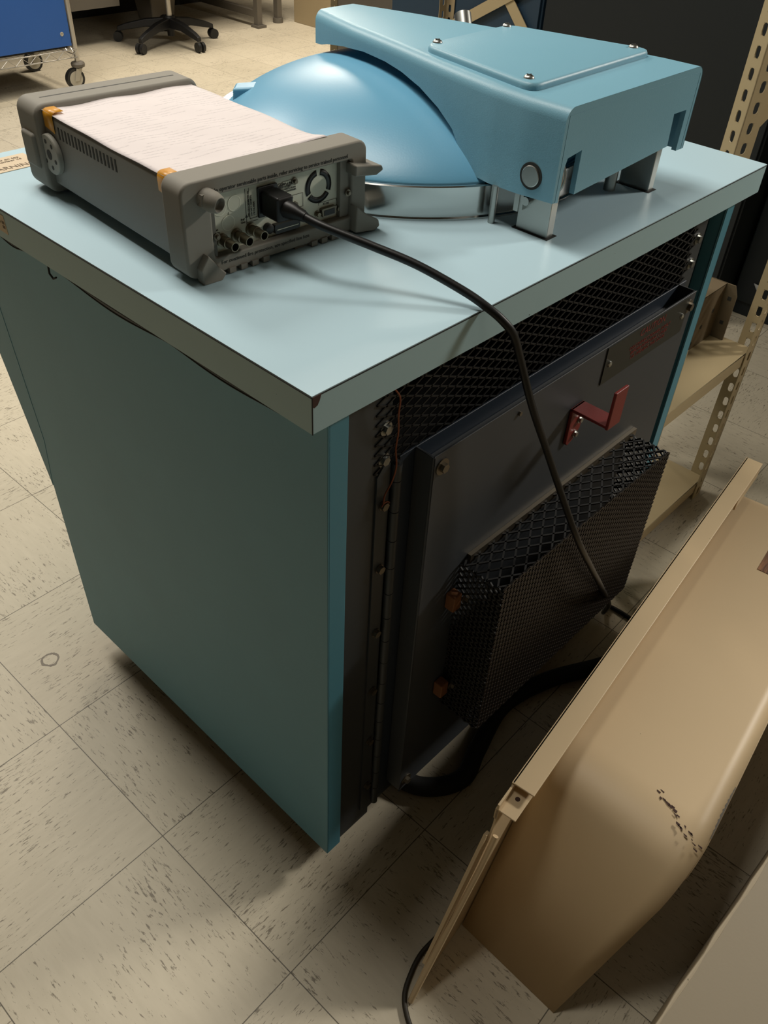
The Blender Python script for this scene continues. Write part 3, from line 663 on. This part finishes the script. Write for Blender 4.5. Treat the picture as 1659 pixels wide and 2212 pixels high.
# ------------------------------------------------------------------ power cord
pc = empty('power_cord', (0.2336, -0.004, 0), 'black power cord plugged in the grey instrument and hanging over the worktop edge', 'cord')
Rc = Rel(pc)
Im = Matrix.Translation(IO) @ Matrix.Rotation(IA, 4, 'Z')
def iw(x, y, z): return Im @ Vector((x, y, z))
plug = MB()
plug.prism([(0.0985, 0.0475), (0.1200, 0.0475), (0.1200, 0.0735), (0.0985, 0.0735)], -0.022, PY - 0.003, 'y', mat=Im)
Rc(plug, 'plug', 'rubber', bevel=0.003, seg=3)
Rc(MB().tube([iw(0.1115, -0.020, 0.0600), iw(0.1135, -0.029, 0.0595), iw(0.1155, -0.036, 0.0585), iw(0.1175, -0.044, 0.0572)], [0.0095, 0.0085, 0.0065, 0.0052], 16), 'strain_relief', 'rubber')
cp = [iw(0.1165, -0.040, 0.0578), (0.1654, 0.16, 0.9705), (0.1872, 0.115, 0.9597), (0.2086, 0.07, 0.9482), (0.2268, 0.022, 0.932), (0.2336, -0.004, 0.9222), (0.2419, -0.02, 0.9105), (0.2522, -0.03, 0.8935), (0.2659, -0.035, 0.8602), (0.2821, -0.05, 0.8016), (0.3149, -0.06, 0.7328), (0.3448, -0.075, 0.6611), (0.3793, -0.098, 0.5728), (0.4366, -0.102, 0.4862), (0.5085, -0.097, 0.3908), (0.69, -0.055, 0.175), (0.80, -0.01, 0.03), (0.8455, 0.0, 0.006), (0.8515, -0.0264, 0.005), (0.8514, -0.0626, 0.005), (0.86, -0.10, 0.005), (0.90, -0.13, 0.005), (0.98, -0.06, 0.005)]
Rc(MB().tube(spline(cp, 8), 0.0045, 12), 'cable', 'rubber', smooth=60)

# note taped on the far left of the worktop
nt = MB().box(-0.10, 0.112, 0.6375, 0.6885, H + 0.0001, H + 0.0007).build('warning_note', 'label_tan'); tag(nt, 'tan paper strip with printed lettering lying on the worktop behind the grey instrument', 'note')
m = Matrix.Translation((0.0, 0.646, H + 0.0009))
nt.data.transform(Matrix.Identity(4))
tt = text_obj('WARNING', 0.014, 'label_ink', nt, 'printed_text', Matrix.Translation((0.108, 0.648, H + 0.0009)), 'RIGHT')
tt = text_obj('do not place items on top\nof rotor chamber lid', 0.0075, 'label_ink', nt, 'printed_text', Matrix.Translation((0.100, 0.674, H + 0.0009)), 'RIGHT')

# ------------------------------------------------------------------ hose and loose cord on the floor
ho = [(0.225, 0.12, 0.03), (0.2245, 0.0331, 0.018), (0.2482, -0.0154, 0.017), (0.3017, -0.0436, 0.017), (0.3623, -0.0259, 0.017), (0.4717, 0.0000, 0.017), (0.5792, -0.0241, 0.017), (0.68, -0.0755, 0.017), (0.73, -0.0940, 0.017), (0.80, -0.085, 0.017)]
o = MB().tube(spline(ho, 8), 0.0165, 18).build('drain_hose', 'hose', smooth=60); tag(o, 'thick black hose lying on the floor below the cabinet back', 'hose')
lo = [(0.2616, -0.150, 0.004), (0.2136, -0.1571, 0.004), (0.1631, -0.1598, 0.004), (0.1275, -0.1752, 0.004), (0.0883, -0.183, 0.004), (0.0386, -0.182, 0.004), (0.0028, -0.1913, 0.004), (-0.0206, -0.2027, 0.004), (-0.0364, -0.2207, 0.004), (-0.0459, -0.2443, 0.004), (-0.045, -0.29, 0.004), (-0.02, -0.34, 0.004)]
o = MB().tube(spline(lo, 8), 0.0038, 10).build('loose_cord', 'cord_brown', smooth=60); tag(o, 'thin brown cord looping on the floor beside the cream metal cover', 'cord')

# ------------------------------------------------------------------ cream sheet metal cover leaning on the floor
CA = math.atan2(0.113, 0.9936)
cr = empty('machine_cover', (0.12, -0.196, 0), 'large cream enamelled metal machine cover with long flange lying on the floor', 'cover', rz=CA)
def C_(mb, name, mat, parent=None, **k): return mb.build(name, mat, parent or cr, **k)
# local x = u, local y = -v
ZC = 0.245
pr = [(-0.004, 0.0)]
u1, z1 = 0.150, ZC
# slope from (0,0) to crease with a soft fillet
A = Vector((-0.004, 0.0)); B = Vector((0.168, ZC)); D = Vector((0.955, ZC)); r = 0.075
a = B + (A - B).normalized() * r; c = B + (D - B).normalized() * r
pr += [(a.x, a.y)] + [tuple(a * (1 - t) ** 2 + B * 2 * t * (1 - t) + c * t * t) for t in [i / 10 for i in range(1, 11)]]
pr += [(0.945 + 0.0, ZC), (0.952, ZC + 0.004), (0.960, ZC + 0.004), (0.966, ZC - 0.004), (0.966, 0.02)]
def vr(u, z): # right border (v) of the shell
    return 0.172 + (0.243 - 0.172) * min(1, max(0, z / ZC)) ** 0.8
vs = []; NV = 10
for u, z in pr:
    w_ = vr(u, z)
    for i in range(NV + 1):
        vs.append((u - (0.022 if u < 0.3 else 0) * i / NV, -(0.002 + (w_ - 0.002) * i / NV), z))
k = NV + 1
sh = MB().add(vs, [(j * k + i, j * k + i + 1, (j + 1) * k + i + 1, (j + 1) * k + i) for j in range(len(pr) - 1) for i in range(NV)])
shell = C_(sh, 'shell', 'cream', solid=0.0025, smooth=50)
# right side wall turned down
vs = []
rim = [vs_ for vs_ in []]
pr2 = [p for p in pr if p[0] > 0.16]
for j, (u, z) in enumerate(pr2):
    w_ = vr(u, z); x = u - (0.022 if u < 0.3 else 0); vs += [(x, -w_, z), (x + 0.01, -w_ + 0.006, max(0.0, z - 0.06))]
C_(MB().add(vs, [(2 * i, 2 * i + 1, 2 * i + 3, 2 * i + 2) for i in range(len(pr2) - 1)]), 'side_wall', 'cream', solid=0.0025)
# chipped paint by the crease
cw = MB(); random.seed(3)
for q in range(16):
    u0 = 0.150 + random.random() * 0.05; v0 = 0.150 + q * 0.0052; L_ = 0.006 + random.random() * 0.012
    pass
def flat_chip(pts): # pts (u,v) on top face
    return [(p[0], -p[1], ZC + 0.0016) for p in pts]
mbc = MB()
for q in range(22):
    t = q / 21; u0 = 0.225 - 0.050 * t + random.uniform(-0.006, 0.006); v0 = 0.155 + 0.078 * t; s_ = random.uniform(0.002, 0.006); e_ = random.uniform(0.0006, 0.0018)
    mbc.add([(u0 - e_, -(v0), ZC + 0.0016), (u0 + e_, -(v0 - 0.001), ZC + 0.0016), (u0 + e_ - 0.001, -(v0 + s_), ZC + 0.0016), (u0 - e_ - 0.002, -(v0 + s_), ZC + 0.0016)], [(0, 1, 2, 3)])
C_(mbc, 'scrape_marks', 'chip', parent=shell)
ce = MB(); ne = 26
ce.add([p for i in range(ne + 1) for p in ((0.20 + 0.10 * i / ne, -0.2435, ZC + 0.0015), (0.20 + 0.10 * i / ne, -0.2435 + 0.0012 + 0.0022 * abs(math.sin(i * 1.9) * math.sin(PI * i / ne)), ZC + 0.0015))], [(2 * i, 2 * i + 1, 2 * i + 3, 2 * i + 2) for i in range(ne)])
C_(ce, 'chipped_edge', 'cream_bare', parent=shell)
# walnut inlay plate on the top face
C_(MB().box(0.770, 0.850, -0.185, -0.118, ZC + 0.001, ZC + 0.0024), 'wood_grain_inlay', 'walnut', parent=shell)
C_(MB().box(0.812, 0.828, -0.158, -0.138, ZC + 0.0024, ZC + 0.006), 'cream_knob', 'cream', parent=shell, bevel=0.002)
# upright back plate with sloping front edge, channel flange on top
ZF = 0.305
bp = [(-0.142, 0.0), (0.95, 0.0), (1.013, ZF - 0.004), (0.030, ZF - 0.004), (0.030, ZF - 0.052), (0.022, ZF - 0.085)]
C_(MB().prism(bp, 0.0, 0.003, 'y'), 'back_plate', 'cream')
C_(MB().box(0.068, 1.013, -0.030, 0.004, ZF - 0.003, ZF), 'top_flange', 'cream', bevel=0.0012)
C_(MB().box(0.068, 1.013, 0.001, 0.004, ZF - 0.022, ZF), 'flange_lip', 'cream')
C_(MB().box(0.870, 1.005, -0.030, -0.027, ZF - 0.03, ZF - 0.002), 'flange_return', 'cream')
C_(MB().box(0.030, 0.100, -0.001, 0.005, ZF - 0.040, ZF - 0.016).box(0.030, 0.106, -0.026, 0.004, ZF - 0.018, ZF - 0.0155), 'notch_tab', 'cream', bevel=0.001)
C_(MB().cyl((0.060, -0.012, ZF - 0.0157), (0.060, -0.012, ZF - 0.0150), 0.0035, 14), 'rivet_hole', 'chip')
eb = MB().tube([(-0.142, -0.002, 0.004), (-0.07, -0.004, 0.095), (0.0, -0.006, 0.185), (0.028, -0.006, ZF - 0.075)], 0.0042, 10)
C_(eb, 'rolled_edge', 'cream')
C_(MB().prism([(-0.10, 0.045), (-0.105, 0.05), (0.018, ZF - 0.07), (0.028, ZF - 0.075)], 0.003, 0.008, 'y'), 'edge_flange', 'cream')

# ------------------------------------------------------------------ grey box, bottom right
gb = empty('grey_cabinet', (0.45, -0.85, 0), 'low grey painted metal cabinet at the bottom right behind the cream cover', 'cabinet', rz=math.radians(-1.3))
G = Rel(gb)
gm = Matrix.Translation((0.0, -0.4705, 0)) @ Matrix.Rotation(math.radians(-1.3), 4, 'Z')
G(MB().box(-0.045, 1.25, -0.62, -0.002, 0.0, 0.445, mat=gm), 'body', 'grey_box', bevel=0.006, seg=3)
G(MB().box(-0.046, 1.252, -0.622, 0.0005, 0.443, 0.4505, mat=gm), 'top_panel', 'grey_box', bevel=0.0035, seg=3)
G(MB().tube([tuple(gm @ Vector((-0.045 + i * 0.0263, -0.0015 - 0.0004 * math.sin(i * 1.7), 0.4490))) for i in range(50)], [0.0022 + 0.0008 * math.sin(i * 2.3) for i in range(50)], 8), 'worn_edge', 'grey_edge')

# ------------------------------------------------------------------ slotted angle shelving unit at right
def slotted_angle(mb_pl, x, y, z0, z1, dx, dy, w=0.038, t=0.0022, slots_x=True, pitch=0.0381, phase=0.0):
    """L section post; flanges run from the corner (x,y) along dx and dy, real slots cut in both flanges"""
    def flange(ax, s, zoff):
        zs = z0 + zoff; a0, a1 = 0.0, w
        sl0, sl1 = w * 0.33, w * 0.62; hl = pitch * 0.29
        cells = []
        z = zs - pitch
        prev = z0
        while z < z1:
            lo, hi = z - hl, z + hl
            if lo > z0 and hi < z1:
                cells.append((prev, lo, None)); cells.append((lo, hi, 1)); prev = hi
            z += pitch
        cells.append((prev, z1, None))
        for lo, hi, hole in cells:
            rngs = [(0, w)] if not hole else [(0, sl0), (sl1, w)]
            for p0, p1 in rngs:
                if ax == 'x': X0, X1 = sorted((x + s * p0, x + s * p1)); Y0, Y1 = sorted((y, y + dy * t)); mb_pl.box(X0, X1, Y0, Y1, lo, hi)
                else: Y0, Y1 = sorted((y + s * p0, y + s * p1)); X0, X1 = sorted((x, x + dx * t)); mb_pl.box(X0, X1, Y0, Y1, lo, hi)
            if hole:  # rounded slot ends
                e = (sl1 - sl0) * 0.36
                for zc, dz in ((lo, 1), (hi, -1)):
                    for pc, dp in ((sl0, 1), (sl1, -1)):
                        for ea, eb in ((e, e * 0.55), (e * 0.45, e * 1.3)):
                            c0 = x if ax == 'x' else y
                            tri = [(c0 + s * pc, zc), (c0 + s * (pc + dp * ea), zc), (c0 + s * (pc + dp * e * 0.32), zc + dz * e * 0.36), (c0 + s * pc, zc + dz * eb)]
                            if ax == 'x': mb_pl.prism(tri, min(y, y + dy * t), max(y, y + dy * t), 'y')
                            else: mb_pl.prism(tri, min(x, x + dx * t), max(x, x + dx * t), 'x')
    flange('x', dx, 0.02 + phase); flange('y', dy, 0.02 + pitch / 2 + phase)
    return mb_pl
su = empty('shelving_unit', (1.15, 0.155, 0), 'beige slotted angle steel shelving unit beside the right side of the blue cabinet', 'shelf')
S_ = Rel(su)
SX1, SY0, SY1, SX0 = 1.352, 0.050, 0.243, 0.93
S_(slotted_angle(MB(), SX1, SY0, 0.0, 1.75, -1, 1), 'upright', 'beige_steel')
S_(slotted_angle(MB(), SX0, SY0, 0.0, 0.56, 1, 1), 'upright', 'beige_steel')
S_(slotted_angle(MB(), SX0, SY1, 0.0, 0.56, 1, -1), 'upright', 'beige_steel')
for zt in (0.413, 0.052):
    s_ = MB().box(SX0 + 0.003, SX1 - 0.003, SY0 + 0.003, 0.218, zt - 0.002, zt)
    s_.box(SX0 + 0.003, SX1 - 0.003, SY0 + 0.003, SY0 + 0.005, zt - 0.032, zt).box(SX0 + 0.003, SX1 - 0.003, 0.216, 0.218, zt - 0.032, zt).box(SX1 - 0.005, SX1 - 0.003, SY0 + 0.003, 0.218, zt - 0.032, zt)
    S_(s_, 'shelf_board', 'beige_steel', bevel=0.0006)
UR = Matrix.Translation((1.3640, 0.2290, 0)) @ Matrix.Rotation(math.radians(-27), 4, 'Z')
up = slotted_angle(MB(), 0, 0, 0.0, 1.75, 1, 1, w=0.043, phase=0.004)
up.v = [tuple(UR @ Vector(p)) for p in up.v]
up_o = S_(up, 'upright', 'beige_steel')
gs = MB().prism([(0.0425, 0.822), (0.070, 0.853), (0.24, 0.99), (0.24, 1.32), (0.0425, 1.32)], 0.0022, 0.0044, 'y', mat=UR)
S_(gs, 'gusset_plate', 'beige_steel')
ch_ = empty('metal_chassis', (1.2, 0.2, 0.413), 'small perforated grey-brown metal chassis standing on the shelf', 'chassis')
K = Rel(ch_)
c_ = MB().box(0.99, 1.333, 0.146, 0.148, 0.413, 0.538).box(0.99, 1.333, 0.146, 0.214, 0.5365, 0.5385).box(0.99, 1.333, 0.212, 0.214, 0.413, 0.538)
K(c_, 'case', 'chassis')
K(MB().prism([(0.116, 0.4135), (0.214, 0.4135), (0.245, 0.5385), (0.127, 0.5385), (0.1175, 0.517)], 1.3315, 1.3345, 'x'), 'end_plate', 'chassis')
for y, z in ((0.131, 0.508), (0.131, 0.452)): K(MB().box(1.3309, 1.3316, y - 0.004, y + 0.004, z - 0.004, z + 0.004), 'punched_hole', 'ink')
for x, z in ((1.20, 0.50), (1.26, 0.46), (1.17, 0.455), (1.30, 0.485), (1.23, 0.43), (1.12, 0.47)): K(MB().cyl((x, 0.1459, z), (x, 0.1455, z), 0.005, 12), 'punched_hole', 'ink')

# ------------------------------------------------------------------ dark cabinets and background furniture on the right
def locker(name, y0, y1, mat, label, h=1.9, x0=2.2, z0=0.0):
    e = empty(name, (x0 + 0.25, (y0 + y1) / 2, 0), label, 'cabinet'); L = Rel(e)
    L(MB().box(x0, x0 + 0.5, y0, y1, z0, h), 'body', mat, bevel=0.003)
    L(MB().box(x0 - 0.012, x0 - 0.001, y0 + 0.006, y1 - 0.006, z0 + 0.05, h - 0.02), 'door', mat, bevel=0.002)
    L(MB().tube([(x0 - 0.012, y0 + 0.05, 1.0), (x0 - 0.04, y0 + 0.05, 1.01), (x0 - 0.04, y0 + 0.05, 1.13), (x0 - 0.012, y0 + 0.05, 1.14)], 0.005, 8), 'door_handle', 'steel_dull')
    return e
locker('storage_cabinet', -1.30, 0.46, 'dark_locker', 'near-black storage cabinet behind the low beige shelf', x0=2.34, h=1.55)  # unseen length and height shaped to block the lamp beyond from the floor
locker('storage_cabinet', 0.47, 1.285, 'dark_locker', 'tall near-black storage cabinet behind the blue lid arm')
locker('storage_cabinet', 1.295, 1.95, 'navy', 'navy blue storage cabinet seen above the lid arm')
o = MB().add([(2.322, 0.40, 0.125), (2.322, 0.362, 0.122), (2.322, 0.372, 0.090)], [(0, 1, 2)]).build('paper_scrap', 'paper_scrap', solid=0.0006); tag(o, 'small white triangular paper scrap on the dark cabinet front', 'paper')
br = empty('brace_rack', (2.0, 1.45, 0), 'beige steel rack with crossed flat braces behind the lid arm', 'rack')
B_ = Rel(br)
def bar(p, q, w, t=0.003):
    p = Vector(p); q = Vector(q); d = (q - p).normalized(); s_ = Vector((1, 0, 0)).cross(d).normalized() * w / 2; tt = Vector((t / 2, 0, 0))
    vs = [p - s_ - tt, p + s_ - tt, p + s_ + tt, p - s_ + tt, q - s_ - tt, q + s_ - tt, q + s_ + tt, q - s_ + tt]
    return MB().add(vs, [(0, 1, 2, 3), (7, 6, 5, 4), (0, 4, 5, 1), (1, 5, 6, 2), (2, 6, 7, 3), (3, 7, 4, 0)])
B_(bar((2.17, 1.68, 0.654), (2.17, 0.98, 1.046), 0.036), 'cross_brace', 'beige_steel')
B_(bar((2.175, 1.10, 0.46), (2.175, 1.67, 1.053), 0.036), 'cross_brace', 'beige_steel')
B_(slotted_angle(MB(), 2.185, 1.685, 0.0, 1.7, -1, -1), 'upright', 'cab_beige')

# far: beige partition with slotted post, grey bench, bin, chair, cart
pn = empty('beige_cabinet', (4.3, 4.25, 0), 'beige metal cabinet at the far end of the aisle', 'cabinet'); Q = Rel(pn)
Q(MB().box(4.035, 4.6, 3.98, 4.57, 0.0, 1.4), 'body', 'cab_beige', bevel=0.003)
pt = empty('slotted_post', (2.22, 2.27, 0), 'single beige slotted steel post between lid arm and beige cabinet', 'post'); Q = Rel(pt)
Q(slotted_angle(MB(), 2.215, 2.255, 0.0, 1.7, -1, 1, w=0.04), 'post_body', 'beige_steel')
bk = empty('brown_cupboard', (3.2, 3.0, 0), 'brown cupboard behind the navy cabinet', 'cupboard'); Q = Rel(bk)
Q(MB().box(2.95, 3.5, 2.45, 3.02, 0.0, 1.5), 'body', 'desk_grey', bevel=0.003)
dk = empty('work_bench', (3.2, 5.0, 0), 'dark grey steel work bench along the back with square legs', 'bench'); Q = Rel(dk)
Q(MB().box(1.6, 4.02, 4.52, 5.9, 0.74, 0.78), 'bench_top', 'desk_grey')
Q(MB().box(1.6, 4.02, 5.45, 5.48, 0.0, 0.74), 'modesty_panel', 'dark_desk')
Q(MB().box(3.70, 3.74, 4.56, 4.60, 0.015, 0.74), 'leg', 'desk_grey'); Q(MB().box(3.685, 3.76, 4.54, 4.615, 0.0, 0.015), 'leg_foot', 'desk_grey')
Q(MB().box(3.91, 3.95, 4.60, 4.64, 0.03, 0.74), 'leg', 'desk_grey'); Q(MB().cyl((3.93, 4.62, 0), (3.93, 4.62, 0.03), 0.035, 16), 'leg_foot', 'desk_grey')
Q(MB().box(3.70, 3.74, 4.60, 5.6, 0.06, 0.10), 'leg_rail', 'desk_grey')
Q(MB().box(1.7, 2.75, 4.70, 5.3, 0.205, 0.74), 'drawer_unit', 'desk_grey')
wb = empty('waste_bin', (3.28, 5.12, 0), 'grey waste bin under the bench behind the swivel chair', 'bin'); Q = Rel(wb)
bn = MB(); Zs = ((0.0, 0.085), (0.32, 0.12)); vs = []
for z, h_ in Zs:
    for a, b_ in ((-1, -1), (1, -1), (1, 1), (-1, 1)): vs.append((3.285 + a * h_, 5.13 + b_ * h_, z))
bn.add(vs, [(0, 3, 2, 1), (0, 1, 5, 4), (1, 2, 6, 5), (2, 3, 7, 6), (3, 0, 4, 7)])
Q(bn, 'bin_body', 'bin', bevel=0.01)

# swivel chair
cx, cy = 3.00, 4.56
sc = empty('swivel_chair', (cx, cy, 0), 'black five-star swivel chair base on twin casters near the bench', 'chair'); Q = Rel(sc)
Q(MB().lathe([(0.034, 0.075), (0.038, 0.10), (0.034, 0.145), (0.03, 0.15)], (cx, cy, 0), 24), 'base_hub', 'chair_black')
Q(MB().cyl((cx, cy, 0.04), (cx, cy, 0.09), 0.022, 16), 'hub_bottom', 'chair_black')
feet = [(2.685, 4.425), (2.755, 4.775), (2.995, 4.26), (3.285, 4.51), (3.13, 4.84)]
for fx, fy in feet:
    d = Vector((fx - cx, fy - cy, 0)); L_ = d.length; d.normalize(); s_ = Vector((-d.y, d.x, 0))
    vs = []
    for t, w_, zt, zb in ((0.02, 0.028, 0.142, 0.085), (0.45, 0.023, 0.130, 0.088), (0.85, 0.018, 0.100, 0.066), (1.0, 0.015, 0.082, 0.056)):
        p = Vector((cx, cy, 0)) + d * L_ * t
        vs += [tuple(p + s_ * w_ + Vector((0, 0, zb))), tuple(p - s_ * w_ + Vector((0, 0, zb))), tuple(p - s_ * w_ * 0.8 + Vector((0, 0, zt))), tuple(p + s_ * w_ * 0.8 + Vector((0, 0, zt)))]
    fs = [(0, 1, 2, 3), (15, 14, 13, 12)] + [(4 * j + i, 4 * j + (i + 1) % 4, 4 * j + 4 + (i + 1) % 4, 4 * j + 4 + i) for j in range(3) for i in range(4)]
    leg = Q(MB().add(vs, fs), 'base_leg', 'chair_black', bevel=0.005)
    p = Vector((fx, fy, 0)); wm = MB()
    for sg_ in (-1, 1): wm.cyl(p + s_ * sg_ * 0.006 + Vector((0, 0, 0.028)), p + s_ * sg_ * 0.024 + Vector((0, 0, 0.028)), 0.028, 20)
    Q(wm, 'caster', 'chair_black', parent=leg)
Q(MB().cyl((cx, cy, 0.145), (cx, cy, 0.46), 0.0170, 20), 'gas_column', 'wire')
Q(MB().box(cx - 0.23, cx + 0.23, cy - 0.23, cy + 0.23, 0.46, 0.53), 'seat', 'chair_black', bevel=0.03, seg=3)
Q(MB().box(cx - 0.2, cx + 0.2, cy - 0.30, cy - 0.25, 0.60, 1.0), 'backrest', 'chair_black', bevel=0.02, seg=3)
Q(MB().tube([(cx, cy - 0.1, 0.45), (cx, cy - 0.32, 0.46), (cx, cy - 0.32, 0.7)], 0.015, 10), 'back_bar', 'chair_black')

# wire cart with blue panel: front face runs along x at y = 4.0
kt = empty('wire_cart', (1.55, 4.3, 0), 'chrome wire cart with royal blue side cover on swivel casters', 'cart'); Q = Rel(kt)
KX, KY, KX0, KY1 = 2.035, 4.02, 1.12, 4.45
for x, y in ((KX, KY), (KX0, KY), (KX, KY1), (KX0, KY1)):
    Q(MB().cyl((x, y, 0.11), (x, y, 1.2), 0.0125, 16), 'cart_post', 'wire')
    Q(MB().lathe([(0.020, 0.100), (0.034, 0.104), (0.036, 0.118), (0.030, 0.126), (0.014, 0.128)], (x, y, 0), 20), 'bumper_ring', 'desk_grey')
    wq = Q(MB().cyl((x - 0.048, y - 0.004, 0.05), (x - 0.022, y - 0.004, 0.05), 0.05, 28) if False else MB().cyl((x - 0.03, y - 0.013, 0.05), (x - 0.03, y + 0.013, 0.05), 0.05, 28), 'caster_wheel', 'chair_black')
    Q(MB().cyl((x - 0.03, y - 0.0145, 0.05), (x - 0.03, y + 0.0145, 0.05), 0.037, 24), 'wheel_disc', 'caster_grey', parent=wq)
    Q(MB().prism([(x - 0.042, 0.04), (x - 0.016, 0.04), (x + 0.014, 0.104), (x - 0.02, 0.104)], y - 0.019, y - 0.016, 'y').prism([(x - 0.042, 0.04), (x - 0.016, 0.04), (x + 0.014, 0.104), (x - 0.02, 0.104)], y + 0.016, y + 0.019, 'y').box(x - 0.02, x + 0.014, y - 0.019, y + 0.019, 0.098, 0.104), 'caster_fork', 'caster_grey', parent=wq)
sw = MB()
for z in (0.186, 0.150): sw.tube([(KX0, KY - 0.012, z), (KX, KY - 0.012, z), (KX + 0.012, KY, z), (KX + 0.012, KY1, z), (KX, KY1 + 0.012, z), (KX0, KY1 + 0.012, z), (KX0 - 0.012, KY1, z), (KX0 - 0.012, KY, z)], 0.0028, 8, closed=True)
zz = [(KX0 + i * 0.0382, KY - 0.012, 0.153 if i % 2 else 0.183) for i in range(25)]; sw.tube(zz, 0.0018, 6)
zz = [(KX + 0.012, KY + i * 0.036, 0.153 if i % 2 else 0.183) for i in range(13)]; sw.tube(zz, 0.0018, 6)
for i in range(30): x = KX0 + 0.015 + i * 0.031; sw.tube([(x, KY - 0.012, 0.189), (x, KY1 + 0.012, 0.189)], 0.0013, 5)
Q(sw, 'wire_shelf', 'wire')
Q(MB().box(KX0 - 0.01, KX - 0.018, KY - 0.006, KY - 0.002, 0.205, 1.15), 'blue_cover', 'cart_blue', bevel=0.001)
Q(MB().lathe([(0.010, 0), (0.009, 0.002), (0.006, 0.002), (0.005, 0.0005), (0, 0.0005)], (KX - 0.062, KY - 0.006, 0.262), 18, (0, -1, 0)), 'cover_grommet', 'caster_grey')
Q(MB().box(KX0, KX - 0.03, KY + 0.02, KY1, 0.192, 0.202), 'shelf_liner', 'dark_desk')
